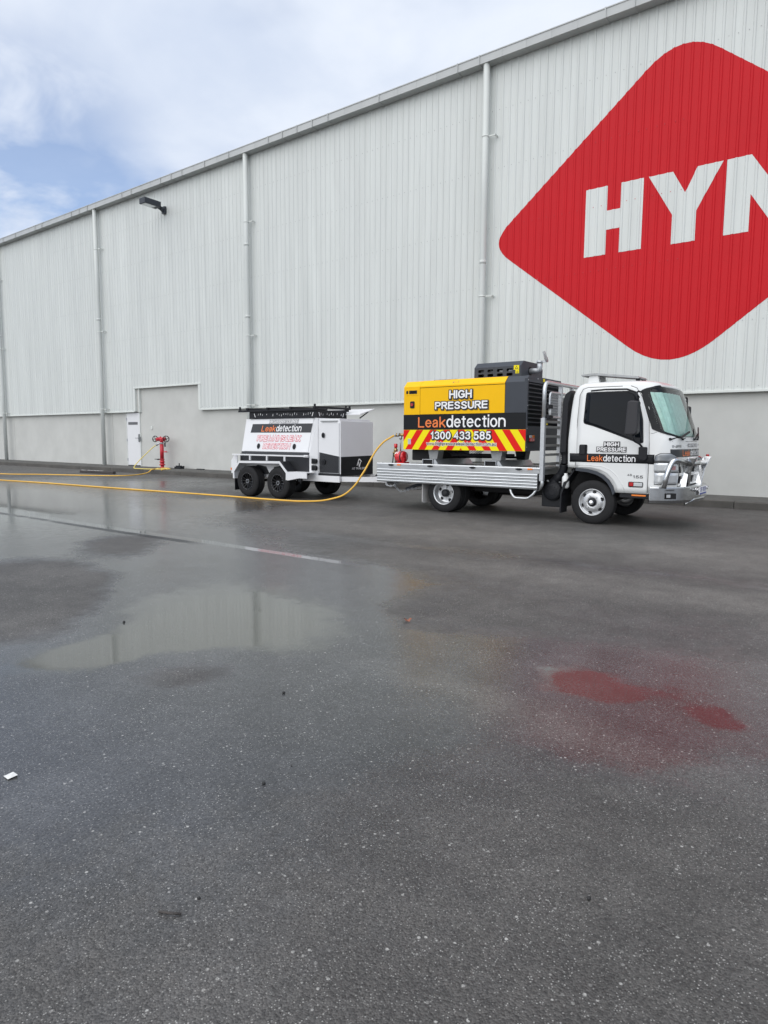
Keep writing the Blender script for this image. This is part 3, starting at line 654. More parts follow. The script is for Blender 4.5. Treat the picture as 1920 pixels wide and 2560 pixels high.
g = MB(); g.tube([(hx, hy, ZP+1.09), (hx-.06, hy-.08, ZP+1.06), (hx-.17, hy-.16, ZP+.98)], .04, 10); part('outlet', g, M['steel'], hyd)


# ================================================================== VEHICLES (frame: s along the truck, t across it, z up)
FR = ((-7.04, 11.42, 0), R(.47))
def V3(*a): return Vector(a)
def tyre_mesh(mb, c, r, w, rin, flip=1, n=40):
    pr = [(rin, .03*w), (rin+.02, .005), (r-.075, -.004), (r-.03, .012), (r-.006, .05*w+.015), (r, .16*w), (r, .30*w), (r-.007, .31*w), (r-.007, .34*w), (r, .35*w), (r, .49*w), (r-.007, .495*w), (r-.007, .525*w), (r, .53*w), (r, .66*w), (r-.007, .665*w), (r-.007, .695*w), (r, .70*w), (r, .84*w), (r-.006, .95*w-.015), (r-.03, w-.012), (r-.075, w+.004), (rin+.02, w-.005), (rin, .97*w), (rin, .03*w)]
    return mb.lathe(pr, c, 'y', n, cap=False, flip=flip)

# ------------------------------------------------------------------ truck
truck = thing('truck', (1.5, 1.0, 0), 'white cab flatbed truck with alloy bull bar and aluminium drop sides', 'truck', frame=FR)
def cab_outline(z):
    lv = [(.58, 1.0, 4.39, 2.56), (.9, 1.0, 4.42, 2.56), (1.2, 1.0, 4.42, 2.55), (1.45, .995, 4.405, 2.545), (1.58, .985, 4.375, 2.55), (1.8, .97, 4.305, 2.56), (2.05, .95, 4.22, 2.575), (2.25, .93, 4.15, 2.60), (2.35, .915, 4.105, 2.635), (2.41, .90, 4.06, 2.685), (2.445, .87, 4.0, 2.745), (2.47, .79, 3.88, 2.83), (2.484, .6, 3.68, 2.95)]
    for a, b_ in zip(lv[:-1], lv[1:]):
        if a[0] <= z <= b_[0]+1e-9:
            k = (z-a[0])/(b_[0]-a[0]); return [a[i]+(b_[i]-a[i])*k for i in (1, 2, 3)]
    return lv[-1][1:]
def cab_ring(z):
    w, xf, xr = cab_outline(z); half = []
    half.append((xr, 0)); rr = .07
    for k in range(5):
        a = math.pi/2*k/4; half.append((xr+rr-rr*math.cos(a), w-rr+rr*math.sin(a)))
    cl, cw = .45, .34
    for k in range(1, 8): half.append((xr+rr+(xf-.04-cl-xr-rr)*k/8, w))
    for k in range(0, 11):
        a = math.pi/2*k/10; half.append((xf-.04-cl+cl*math.sin(a)**.9, w-cw+cw*max(0, math.cos(a))**.9))
    for k in range(1, 6): u = 1-k/5; half.append((xf-.04*u*u, (w-cw)*u))
    left = [(x, 1-y) for x, y in half]; right = [(x, 1+y) for x, y in half[1:-1]]
    return left+right[::-1]
ZL = [.58, .75, .9, 1.05, 1.2, 1.35, 1.45, 1.52, 1.58, 1.7, 1.85, 2.0, 2.15, 2.25, 2.3, 2.35, 2.385, 2.41, 2.43, 2.445, 2.46, 2.47, 2.482]
cb = MB(); rings = [cab_ring(z) for z in ZL]; n = len(rings[0])
cb.add([(x, y, z) for r_, z in zip(rings, ZL) for x, y in r_], [(i*n+k, i*n+(k+1) % n, (i+1)*n+(k+1) % n, (i+1)*n+k) for i in range(len(ZL)-1) for k in range(n)]+[list(range(n))[::-1], [(len(ZL)-1)*n+k for k in range(n)]], True)
CAB = BVHTree.FromPolygons([tuple(v) for v in cb.v], [list(f) for f in cb.f])
WS = [(.026, 1.63), (.08, 1.565), (.26, 1.505), (1.74, 1.505), (1.92, 1.565), (1.974, 1.63), (1.915, 2.32), (1.78, 2.375), (.22, 2.375), (.085, 2.32)]
WS = round_poly(WS, .05, 4)
def shrink(poly, d):
    cx = sum(p[0] for p in poly)/len(poly); cz = sum(p[1] for p in poly)/len(poly); out = []
    for i, p in enumerate(poly):
        a = Vector(poly[i-1]); b_ = Vector(poly[(i+1) % len(poly)]); t = (b_-a).normalized(); nn = Vector((-t.y, t.x))
        if nn.dot(Vector((cx-p[0], cz-p[1]))) < 0: nn = -nn
        out.append((p[0]+nn.x*d, p[1]+nn.y*d))
    return out
WSi = shrink(WS, .024)
ARCH = [(2.3, .3), (2.3, 1.0), (2.73, .985), (2.95, .965), (3.10, .93), (3.22, .875), (3.32, .79), (3.39, .69), (3.43, .58), (3.45, .3)]
def boolean_cut(mb, cutters, mats):
    me = me_from(mb, 'cab', mats[0], Vector((0, 0, 0)))
    o = bpy.data.objects.new('tmp', me); COL.objects.link(o); tmp = [o]
    for i, c in enumerate(cutters):
        co = bpy.data.objects.new('cut', me_from(c, 'cut', mats[0], Vector((0, 0, 0)))); COL.objects.link(co); tmp.append(co)
        md = o.modifiers.new('b%d' % i, 'BOOLEAN'); md.operation = 'DIFFERENCE'; md.solver = 'EXACT'; md.object = co
    dg = bpy.context.evaluated_depsgraph_get(); m2 = bpy.data.meshes.new_from_object(o.evaluated_get(dg))
    vs_ = [v.co.copy() for v in m2.vertices]; fs = [list(p.vertices) for p in m2.polygons]; bpy.data.meshes.remove(m2)
    o.modifiers.clear()
    for t_ in tmp: bpy.data.objects.remove(t_)
    return vs_, fs
cut1 = MB(); cut1.prism(ARCH, 'y', -.3, 2.3); cut2 = MB(); cut2.prism(WSi, 'x', 3.5, 4.9)
vs_, fs = boolean_cut(cb, [cut1, cut2], [M['white']])
cbm = MB(); cbm.v = vs_; cbm.f = fs; cbm.sm = [True]*len(fs)
cab = part('cab', cbm, [M['white'], M['liner']], truck)
c0 = ORG[cab]
for p in cab.data.polygons:
    q = p.center+c0; hit, nn, _, d = CAB.find_nearest(q)
    if d > .012 or (abs(p.normal.z) > .9 and q.z < 1.0): p.material_index = 1; p.use_smooth = False
    else: p.use_smooth = True
# windscreen
def ring_strip(pa, pb, lift):
    a = drape_pts(pa, CAB, 'x', lift); b_ = drape_pts(pb, CAB, 'x', lift); n_ = len(a); mb = MB()
    mb.add(a+b_, [(i, (i+1) % n_, n_+(i+1) % n_, n_+i) for i in range(n_)], True); return mb
part('windscreen_seal', ring_strip(WS, shrink(WS, .034), .009), M['black'], cab, recalc=False)
part('windscreen', drape(shrink(WS, .02), CAB, 'x', .005, 12, 26), M['glass'], cab, recalc=False)
# doors, windows, stripe
DOOR = [(2.72, 1.0), (2.72, 1.81), (2.735, 2.25), (2.78, 2.345), (2.86, 2.37), (3.58, 2.37), (3.68, 2.33), (3.775, 2.19), (3.91, 1.80), (3.94, 1.40), (3.95, .585), (3.47, .585), (3.43, .70), (3.355, .81), (3.25, .905), (3.12, .965), (2.95, .998)]
WIN = round_poly([(2.82, 1.755), (2.84, 2.295), (3.62, 2.295), (3.72, 2.24), (3.83, 1.80), (3.86, 1.43), (3.80, 1.41), (3.24, 1.62), (2.99, 1.71)], .045, 4)
WINi = shrink(WIN, .022)
for ax, nm in (('y', 'near'), ('-y', 'far')):
    d_ = part('door', drape(DOOR, CAB, ax, .004, 22, 14, .01), M['white'], truck, recalc=(ax == 'y'))
    part('window_seal', drape(WIN, CAB, ax, .007, 18, 10, .003), M['plastic'], d_, recalc=False)
    part('window', drape(WINi, CAB, ax, .0095, 18, 10, .002), M['glass_dark'], d_, recalc=False)
    if ax == 'y':
        door_near = d_
        part('stripe', drape([(2.555, 1.085), (2.555, 1.24), (4.04, 1.235), (4.045, 1.075)], CAB, 'y', .0065, 3, 24, .002), M['black'], cab, recalc=False)
        g = MB(); g.add([tuple(p) for p in drape_pts(round_poly([(2.775, 1.14), (2.775, 1.39), (2.92, 1.39), (2.92, 1.14)], .03, 5), CAB, 'y', .011)], [list(range(24))]); part('handle_cup', g, M['black'], d_, recalc=False)
        g = MB(); g.box(2.80, -.03, 1.215, 2.885, -.006, 1.375); part('handle', g, M['plastic'], d_, bevel=.01)
        letter('lettering', 'HIGH', (3.215, 1.365, 3.465, 1.435), side(-.0), M['ink_black'], d_, bold=.17, lift=.010, w=.2)
        letter('lettering', 'HIGH', (3.215, 1.365, 3.465, 1.435), side(0), M['ink_white'], d_, w=.2, lift=.012)
        letter('lettering', 'PRESSURE', (3.09, 1.275, 3.58, 1.345), side(0), M['ink_black'], d_, bold=.17, lift=.010, w=.2)
        letter('lettering', 'PRESSURE', (3.09, 1.275, 3.58, 1.345), side(0), M['ink_white'], d_, w=.2, lift=.012)
        letter('lettering', 'Leak', (2.925, 1.105, 3.195, 1.215), side(0), M['ink_orange'], d_, lift=.0125)
        letter('lettering', 'detection', (3.205, 1.105, 3.745, 1.22), side(0), M['ink_white'], d_, lift=.0125)
        letter('lettering', '155', (3.71, .835, 3.88, .885), side(0), M['ink_grey'], d_, lift=.008, w=.17)
        letter('lettering', '45', (3.62, .87, 3.70, .905), side(0), M['ink_grey'], d_, lift=.008, w=.17)
        g = MB(); g.add([(u, -.012, v) for u, v in round_poly([(3.645, .685), (3.885, .685), (3.885, .775), (3.645, .775)], .02)], [list(range(24))]); part('marker_bezel', g, M['black'], d_, recalc=False)
        g = MB(); g.box(3.735, -.026, .70, 3.875, -.008, .762); part('side_lamp', g, M['clear_lens'], d_, bevel=.006)
        g = MB(); g.box(3.66, -.024, .70, 3.73, -.008, .762); part('indicator', g, M['red_lens'], d_, bevel=.006)
    for k in range(1):
        t_ = -.012 if ax == 'y' else 2.012
        g = MB(); g.tube([(2.95, t_, 2.31), (3.2, t_, 2.325), (3.55, t_, 2.318), (3.70, t_+.0, 2.265), (3.76, t_, 2.17)], .014, 8); part('weather_shield', g, M['plastic'], d_)
    # wheel arch lip
    arc = [(2.73, .985), (2.95, .965), (3.10, .93), (3.22, .875), (3.32, .79), (3.39, .69), (3.43, .585)]
    inn = [(a-.035*k/6-.005, b_-.055+.0*k) for k, (a, b_) in enumerate(arc)]
    g = MB(); y0, y1 = (-.012, .08) if ax == 'y' else (1.92, 2.012)
    for k in range(6): g.prism([arc[k], arc[k+1], inn[k+1], inn[k]], 'y', y0, y1)
    part('arch_lip', g, M['flap'] if False else M['charcoal'], cab)
# door crease over the arch
g = MB(); g.tube(drape_pts([(2.74, 1.035), (2.93, 1.035), (3.19, 1.02), (3.33, .965), (3.44, .87), (3.53, .74), (3.60, .59)], CAB, 'y', .003), .007, 8); part('arch_crease', g, M['white'], door_near)
# mirrors
for sg, t0 in ((-1, -.02), (1, 2.02)):
    T_ = lambda d: t0+sg*d
    x0 = 3.62 if sg < 0 else 3.98; xo = 0 if sg < 0 else .26; zo, xw = (0, 0) if sg < 0 else (.16, .07)
    g = MB(); g.tube(fillet([(3.80+xo, T_(-.06 if xo else 0), 2.26), (3.77+xo, T_(.16), 2.27), (3.77+xo, T_(.2), 2.08)], .06), .015, 8); g.tube(fillet([(3.76+xo, T_(.2), 1.58), (3.76+xo, T_(.2), 1.46), (3.82+xo*.5, T_(.06), 1.41), (3.84, T_(-.0), 1.36)], .06), .017, 8); arm = part('mirror_arm', g, M['plastic'], cab)
    g = MB(); g.prism(round_poly([(x0, 1.575+zo), (x0+.03, 2.09), (x0+.075, 2.115), (x0+.20-xw, 2.105), (x0+.205-xw, 1.60+zo), (x0+.17-xw, 1.56+zo), (x0+.03, 1.555+zo)], .03), 'y', T_(.10), T_(.27-xw)); part('mirror', g, M['mirror'], arm, bevel=.02)
    g = MB(); g.prism(round_poly([(3.80, 1.15), (3.795, 1.36), (3.93, 1.36), (3.935, 1.16), (3.90, 1.13)], .02), 'y', T_(.035), T_(-.02)); part('mirror_base', g, M['plastic'], cab, bevel=.012)
g = MB(); g.tube(drape_pts([(3.59, 2.378), (3.69, 2.338), (3.787, 2.19), (3.922, 1.80), (3.952, 1.40), (3.957, .9), (3.957, .6)], CAB, 'y', .001), .0045, 6); part('door_gap', g, M['liner'], door_near)
g = MB(); g.tube(drape_pts([(3.45, 2.378), (2.86, 2.378), (2.775, 2.35), (2.728, 2.25), (2.713, 1.81), (2.713, 1.02)], CAB, 'y', .001), .0045, 6); part('door_gap', g, M['liner'], door_near)
g = MB(); g.tube(drape_pts([(3.965, 1.585), (4.0, 1.585), (4.05, 1.60)], CAB, 'y', .001), .003, 6); part('panel_gap', g, M['liner'], cab)
# front face: headlamps, grille, badges, wipers
for sg in (0, 1):
    f = (lambda a: a) if not sg else (lambda a: 2-a)
    pl = [(f(a), b_) for a, b_ in [(.012, .74), (.008, 1.10), (.01, 1.22), (.03, 1.262), (.10, 1.262), (.19, 1.20), (.23, 1.10), (.25, .95), (.235, .74)]]
    up = [(f(a), b_) for a, b_ in [(.008, 1.115), (.01, 1.215), (.03, 1.255), (.10, 1.255), (.185, 1.195), (.222, 1.115)]]
    mi = [(f(a), b_) for a, b_ in [(.009, .955), (.008, 1.10), (.224, 1.10), (.243, .955)]]
    lo = [(f(a), b_) for a, b_ in [(.012, .75), (.01, .94), (.243, .94), (.23, .75)]]
    h = part('headlamp', drape(pl, CAB, 'x', .006, 8, 10, .01), M['plastic'], cab, recalc=False)
    part('lens', drape(up, CAB, 'x', .014, 5, 10, .008), M['silver_print'], h, recalc=False)
    part('lens', drape(mi, CAB, 'x', .014, 4, 10, .008), M['clear_lens'], h, recalc=False)
    part('lens', drape(lo, CAB, 'x', .014, 4, 10, .008), M['clear_lens'], h, recalc=False)
    part('indicator', drape([(f(a), b_) for a, b_ in [(.10, .985), (.10, 1.05), (.17, 1.05), (.17, .985)]], CAB, 'x', .016, 3, 4), mat('faint_red_lens', (.40, .22, .22), .15), h, recalc=False)
grl = part('grille', drape([(.27, .66), (.26, 1.08), (1.74, 1.08), (1.73, .66)], CAB, 'x', .006, 4, 14, .004), M['liner'], cab, recalc=False)
for za, zb in ((1.045, 1.085), (.885, .935), (.715, .76)):
    part('grille_bar', drape([(.27, za), (.27, zb), (1.73, zb), (1.73, za)], CAB, 'x', .03, 2, 16, .025), M['white'], grl, recalc=False)
for k in range(5):
    for sg in (0, 1):
        a = .42+k*.135
        if k > 3: continue
        pl = [(a, .76), (a-.05, .89), (a+.01, .89), (a+.06, .76)]; p2 = [(a-.05, .93), (a-.11, 1.05), (a-.05, 1.05), (a+.01, .93)]
        for q in (pl, p2):
            qq = [(2-u, v) for u, v in q] if sg else q
            part('grille_slat', drape(qq, CAB, 'x', .025, 3, 2, .02), M['white'], grl, recalc=False)
def frontpt(u, v, l):
    h, nn, _, _ = CAB.ray_cast(Vector((9, u, v)), Vector((-1, 0, 0))); return h+Vector((l, 0, 0))
part('front_stripe', drape([(.10, 1.195), (.10, 1.325), (1.91, 1.345), (1.92, 1.195)], CAB, 'x', .004, 3, 30), M['grey_vinyl'], cab, recalc=False)
letter('lettering', 'Leak', (.40, 1.21, .80, 1.315), frontpt, M['ink_orange'], cab, lift=.008)
letter('lettering', 'detection', (.82, 1.215, 1.68, 1.325), frontpt, M['ink_white'], cab, lift=.008)
letter('lettering', 'HIGH PRESSURE', (.70, 1.365, 1.42, 1.415), frontpt, M['ink_grey'], cab, lift=.006, bold=.10, w=.16)
letter('lettering', 'HIGH PRESSURE', (.70, 1.365, 1.42, 1.415), frontpt, M['ink_white'], cab, lift=.009, w=.16)
letter('lettering', 'NPR', (.12, 1.35, .34, 1.395), frontpt, M['silver_print'], cab, lift=.008, w=.17)
letter('lettering', 'TRADEPACK', (1.55, 1.385, 1.86, 1.41), frontpt, M['silver_print'], cab, lift=.008, w=.17)
letter('lettering', 'ISUZU', (.72, 1.105, 1.28, 1.175), frontpt, M['ink_grey'], cab, lift=.008, w=.18)
g = MB(); g.tube(drape_pts([(.13+.0, 1.452), (.6, 1.452), (1.0, 1.452), (1.4, 1.452), (1.87, 1.452)], CAB, 'x', .001), .004, 6); part('panel_gap', g, M['black'], cab)
for a, b_ in (((.10, 1.49), (.72, 1.60)), ((1.12, 1.49), (1.72, 1.68))):
    p = frontpt(a[0], a[1], .03); q = frontpt(b_[0], b_[1], .03); mid = frontpt((a[0]*.5+b_[0]*.5), (a[1]+b_[1])/2, .045)
    g = MB(); g.tube([frontpt(a[0], a[1], -.0), p], .022, 8); g.tube([p, mid], .012, 6); d = (q-mid)
    g.bar(mid-d*.75+V3(.0, 0, .01), q+V3(.02, 0, .015), .02, .03); part('wiper', g, M['plastic'], cab)
for a in (.40, 1.48):
    g = MB(); g.tube([frontpt(a, 1.49, 0), frontpt(a, 1.49, .035)], .017, 8); g.tube([frontpt(a, 1.495, .03), frontpt(a+.1, 1.505, .03)], .008, 6); part('washer_jet', g, M['plastic'], cab)
g = MB(); g.add(drape_pts(round_poly([(3.905, 2.02), (3.935, 2.02), (3.985, 1.83), (3.955, 1.83)], .01), CAB, 'y', .012), [list(range(24))]); part('pillar_vent', g, M['black'], cab, recalc=False)
# roof board
g = MB(); g.prism(round_poly([(2.62, 2.60), (2.60, 2.635), (2.85, 2.655), (3.60, 2.565), (3.63, 2.535), (3.60, 2.525), (2.85, 2.615)], .01), 'y', .42, .92); rk = part('roof_board', g, M['alu_dull'], truck, bevel=.006)
for t_ in (.50, .84):
    g = MB(); g.prism([(2.72, 2.44), (2.74, 2.62), (2.90, 2.63), (2.93, 2.44)], 'y', t_-.04, t_+.04); g.box(2.70, t_-.09, 2.44, 2.96, t_+.09, 2.475); part('bracket', g, M['white'], rk)
    g = MB(); g.box(3.55, t_-.02, 2.43, 3.62, t_+.02, 2.54); part('bracket', g, M['plastic'], rk)
# wheels
def hub_front(c, fl, wheel):
    cx, cy, cz = c; y = lambda d: cy+fl*d
    g = MB(); g.lathe([(.232, .03), (.238, .004), (.228, -.004), (.215, .02), (.205, .045), (.188, .040), (.168, .016), (.140, .006), (.10, .004), (.066, .004), (.066, .06), (.0, .06)], c, 'y', 36, cap=False, flip=fl); rim = part('rim', g, M['rim'], wheel)
    for k in range(6):
        a = k*math.pi/3+.35; px, pz = cx+.180*math.cos(a), cz+.180*math.sin(a); ur = V3(math.cos(a), 0, math.sin(a)); ut = V3(-math.sin(a), 0, math.cos(a))
        g = MB(); ring = [V3(px, y(.022), pz)+ur*(.021*math.cos(q))+ut*(.036*math.sin(q))+V3(0, fl*(.010*math.cos(q)), 0) for q in [2*math.pi*j/16 for j in range(16)]]
        g.add(ring, [list(range(16))]); part('hand_hole', g, M['liner'], rim, recalc=False)
        a += math.pi/6; px, pz = cx+.112*math.cos(a), cz+.112*math.sin(a)
        g = MB(); g.tube([(px, y(.006), pz), (px, y(-.014), pz)], .017, 6); part('wheel_nut', g, M['rim'], rim)
    g = MB(); g.lathe([(.075, .0), (.07, -.012), (.045, -.016), (.04, -.04)], c, 'y', 20, flip=fl); part('hub', g, M['plastic'], wheel)
    g = MB(); g.lathe([(.042, -.03), (.042, -.05), (.03, -.065), (.0, -.068)], c, 'y', 16, flip=fl); part('hub_cap', g, M['chrome'], wheel)
def hub_rear(c, fl, wheel):
    g = MB(); g.lathe([(.232, .03), (.238, .0), (.226, -.004), (.212, .02), (.205, .10), (.185, .125), (.16, .13), (.075, .12), (.0, .12)], c, 'y', 36, cap=False, flip=fl); rim = part('rim', g, M['rim'], wheel)
    for k in range(5):
        a = k*2*math.pi/5+.2; px, pz = c[0]+.160*math.cos(a), c[2]+.160*math.sin(a)
        g = MB(); g.tube([(px, c[1]+fl*.134, pz), (px, c[1]+fl*.122, pz)], .034, 16); part('hand_hole', g, M['liner'], rim)
    for k in range(6):
        a = k*math.pi/3+.5; px, pz = c[0]+.105*math.cos(a), c[2]+.105*math.sin(a)
        g = MB(); g.tube([(px, c[1]+fl*.13, pz), (px, c[1]+fl*.095, pz)], .013, 6); part('wheel_nut', g, M['rim'], rim)
    g = MB(); g.lathe([(.078, .13), (.078, .05), (.062, .035), (.05, .03), (.0, .03)], c, 'y', 20, flip=fl); part('hub', g, M['plastic'], wheel)
for t0, fl in ((.015, 1), (1.985, -1)):
    c = (3.03, t0, .385); g = MB(); tyre_mesh(g, c, .385, .205, .228, fl); w = part('wheel', g, M['rubber'], truck); hub_front(c, fl, w)
for t0, fl in ((.015, 1), (1.985, -1)):
    c = (0.0, t0, .385); g = MB(); tyre_mesh(g, c, .385, .2, .228, fl); w = part('wheel', g, M['rubber'], truck); hub_rear(c, fl, w)
    g = MB(); tyre_mesh(g, (0, t0+fl*.235, .385), .385, .2, .228, fl); part('wheel', g, M['rubber'], truck)
# chassis and running gear
g = MB()
for t_ in (.62, 1.30): g.box(-1.45, t_, .52, 4.15, t_+.08, .72)
for s_ in (-1.4, -.5, .6, 1.4, 2.3, 3.6): g.box(s_, .62, .55, s_+.08, 1.38, .70)
part('chassis', g, M['liner'], truck)
g = MB(); g.tube([(0, .45, .385), (0, 1.55, .385)], .075, 12); g.lathe([(.05, -.17), (.15, -.1), (.17, 0), (.15, .1), (.05, .17)], (0, 1, .385), 'y', 16); g.tube([(3.03, .2, .37), (3.03, 1.8, .37)], .055, 10); g.tube([(0, 1, .42), (2.2, 1, .55)], .045, 10); part('axle', g, M['liner'], truck)
for t_ in (.52, 1.48):
    g = MB(); g.prism([(-.55, .50), (-.3, .40), (0, .36), (.3, .40), (.55, .50), (.55, .54), (.3, .46), (0, .43), (-.3, .46), (-.55, .54)], 'y', t_-.03, t_+.03); part('leaf_spring', g, M['liner'], truck)
g = MB(); g.box(2.03, .18, .24, 2.44, .62, .56); part('battery_box', g, M['plastic'], truck, bevel=.012)
g = MB(); g.box(.45, .45, .42, 1.95, 1.3, .80); part('underbody_block', g, M['liner'], truck, bevel=.03)  # added dark block, fills and darkens the space under the tray
g = MB(); g.box(.55, 1.35, .30, 1.35, 1.85, .62); part('fuel_tank', g, M['plastic'], truck, bevel=.04)
g = MB(); g.box(2.45, .5, .45, 3.9, 1.5, .95); part('engine', g, M['liner'], truck, bevel=.03)
g = MB(); g.lathe([(.0, -.01), (.15, -.008), (.172, .01), (.172, .36), (.15, .40)], (2.25, .13, .53), 'y', 28); af = part('air_filter', g, M['plastic'], truck)
g = MB(); g.lathe([(.06, -.018), (.075, -.012), (.14, -.016), (.15, -.009)], (2.25, .13, .53), 'y', 24, cap=True)
for k in range(12): a = k*math.pi/6; g.tube([(2.25+.07*math.cos(a), .117, .53+.07*math.sin(a)), (2.25+.145*math.cos(a), .117, .53+.145*math.sin(a))], .004, 5)
part('filter_lid', g, M['plastic'], af)
g = MB(); g.tube([(2.12, .24, .70), (2.36, .24, .70)], .012, 8); g.tube([(2.12, .24, .71), (2.12, .22, .715)], .018, 8); part('clamp', g, M['steel'], af)
g = MB(); g.tube(spline([(2.42, .24, 1.02), (2.40, .25, .92), (2.34, .26, .82), (2.27, .27, .74), (2.22, .28, .66)], 5), [.075]*11+[.085]*6+[.1]*4, 14); sn = part('intake_hose', g, M['plastic'], truck)
g = MB(); g.lathe([(.062, 0), (.075, .02), (.062, .04), (.075, .06), (.062, .08), (.075, .10), (.062, .12), (.075, .14), (.062, .16), (.085, .19), (.085, .22)], (2.43, .24, 1.03), 'z', 16); part('bellows', g, M['plastic'], sn)
g = MB(); g.prism(round_poly([(2.37, 1.24), (2.40, 2.16), (2.44, 2.28), (2.54, 2.35), (2.555, 2.30), (2.50, 2.10), (2.48, 1.24)], .02), 'y', .12, .36); sk = part('air_intake', g, M['plastic'], truck, bevel=.012)
for k in range(12):
    g = MB(); g.box(2.36, .14, 1.86+k*.024, 2.41, .34, 1.868+k*.024); part('slat', g, M['liner'], sk)
g = MB(); g.lathe([(.04, 0), (.065, .03), (.065, .20), (.03, .24), (.03, .27)], (2.51, .10, .60), 'z', 14); part('coolant_bottle', g, M['container'], truck)
g = MB(); g.prism([(2.56, .74), (2.51, .72), (2.455, .5), (2.45, .16), (2.475, .16), (2.48, .5), (2.55, .70), (2.70, .93), (2.68, .95)], 'y', .0, .30); part('mud_guard', g, M['plastic'], truck)
g = MB(); g.prism([(2.56, .74), (2.51, .72), (2.455, .5), (2.45, .16), (2.475, .16), (2.48, .5), (2.55, .70)], 'y', 1.70, 2.0); part('mud_guard', g, M['plastic'], truck)
for t_ in (.01, 1.57):
    g = MB(); g.prism(round_poly([(t_, .16), (t_, .62), (t_+.42, .62), (t_+.42, .16)], .05), 'x', -.51, -.498); part('mud_flap', g, M['flap'], truck)
g = MB(); g.tube(fillet([(-.42, .40, .50), (-.85, .36, .50), (-1.05, .33, .42), (-1.12, .33, .40)], .08), .032, 12); part('exhaust_pipe', g, M['charcoal'], truck)
def chain(pts, name, par, m='steel', r=.008, L_=.055):
    pts = spline(pts, 10); g = MB(); acc = 0; k = 0; last = pts[0]
    for p in pts[1:]:
        d = p-last
        if d.length < L_*.72: continue
        c = (p+last)/2; d.normalize(); sidev = d.cross(V3(0, 0, 1)); sidev = sidev.normalized() if sidev.length > .05 else V3(0, 1, 0); upv = d.cross(sidev)
        w_ = sidev if k % 2 else upv; ring = [c+d*(L_*.5*math.cos(q))+w_*(L_*.3*math.sin(q)) for q in [2*math.pi*j/10 for j in range(10)]]
        g.tube(ring, r, 5, closed=True); last = p; k += 1
    return part(name, g, M[m], par)
chain([(-1.42, .30, .58), (-1.35, .28, .42), (-1.18, .27, .34), (-1.0, .28, .40), (-.80, .32, .43), (-.6, .35, .47)], 'safety_chain', truck)
chain([(-1.62, .75, .50), (-1.72, .70, .42), (-1.90, .70, .42), (-2.02, .8, .52)], 'safety_chain', truck)
g = MB(); g.box(-1.62, .3, .5, -1.42, 1.7, .62); g.box(-1.75, .9, .47, -1.42, 1.1, .56); part('tow_bar', g, M['plastic'], truck)
# tray
tray = MB(); tray.box(-1.60, .02, .82, 2.06, 1.98, .925); tray = part('tray_deck', tray, M['alu_dull'], truck)
for k in range(9):
    g = MB(); g.box(-1.59, .03+k*.216, .922, 2.05, .03+k*.216+.206, .932); part('deck_plank', g, M['alu_dull'], tray)
for sg, f in ((0, lambda a: a), (1, lambda a: 2-a)):
    g = MB(); g.prism([(f(-.075), .855), (f(-.085), .945), (f(-.07), .962), (f(.03), .966), (f(.04), .93), (f(.04), .82), (f(-.06), .82)], 'x', -1.61, 2.085); cm = part('coaming', g, M['alu'], truck)
    for zz in (.845, .788, .73, .673, .616):
        g = MB(); g.prism([(f(-.07), zz), (f(-.088), zz-.006), (f(-.092), zz-.02), (f(-.085), zz-.040), (f(-.07), zz-.0555), (f(-.05), zz-.0555), (f(-.05), zz)], 'x', -1.605, 2.045); part('drop_side_plank', g, M['alu'], truck, bevel=.003)
    if not sg:
        g = MB(); g.box(2.047, -.085, .555, 2.062, -.04, .85); part('end_cap', g, M['plastic'], truck)
        for s_ in (-1.23, -.26, .71, 1.68):
            g = MB(); g.box(s_-.06, -.105, .915, s_+.06, -.08, .938); g.box(s_-.03, -.112, .905, s_+.03, -.08, .945); part('latch', g, M['plastic'], cm)
        for s_ in (-1.03, 1.90):
            g = MB(); g.box(s_-.045, -.10, .918, s_+.045, -.08, .948); part('side_marker', g, M['orange_lens'], cm)
        g = MB()
        for k in range(15): s_ = -1.5+k*.25; g.box(s_-.006, -.03, .966, s_+.006, -.015, .972)
        o = part('rivet', g, M['plastic'], cm); o['kind'] = 'stuff'
g = MB(); g.box(-1.63, .0, .56, -1.60, 2.0, .93); part('tail_gate', g, M['alu'], truck)
for s_ in (-1.25, -.75, .72, 1.2, 1.7): 
    g = MB(); g.box(s_, .1, .72, s_+.06, 1.9, .82); part('cross_bearer', g, M['liner'], truck)
# headboard
hb = MB(); hb.box(2.07, -.07, .72, 2.145, .01, 1.855); hb = part('headboard_post', hb, M['steel'], truck, bevel=.004)
g = MB(); g.box(2.07, 1.99, .72, 2.145, 2.07, 1.855); part('headboard_post', g, M['steel'], truck, bevel=.004)
g = MB(); g.tube(fillet([(2.11, -.03, 1.84), (2.11, -.03, 2.50), (2.11, 2.03, 2.50), (2.11, 2.03, 1.84)], .17, 8), .036, 14); part('headboard_hoop', g, M['alu'], truck)
g = MB(); g.tube(fillet([(2.11, -.03, .74), (2.12, -.03, .66), (2.06, .0, .58), (2.0, .05, .55)], .08), .034, 12); part('headboard_foot', g, M['alu'], truck)
for zz in (1.80, 1.70, 1.53, 1.365, 1.195, 1.03, .95):
    g = MB(); g.box(2.085, .01, zz-.022, 2.13, 1.99, zz+.022); part('headboard_rail', g, M['alu_dull'], truck, bevel=.003)
for t_ in (.74, 1.30):
    g = MB(); g.box(2.075, t_-.035, .93, 2.14, t_+.035, 2.47); part('headboard_upright', g, M['steel'], truck, bevel=.003)
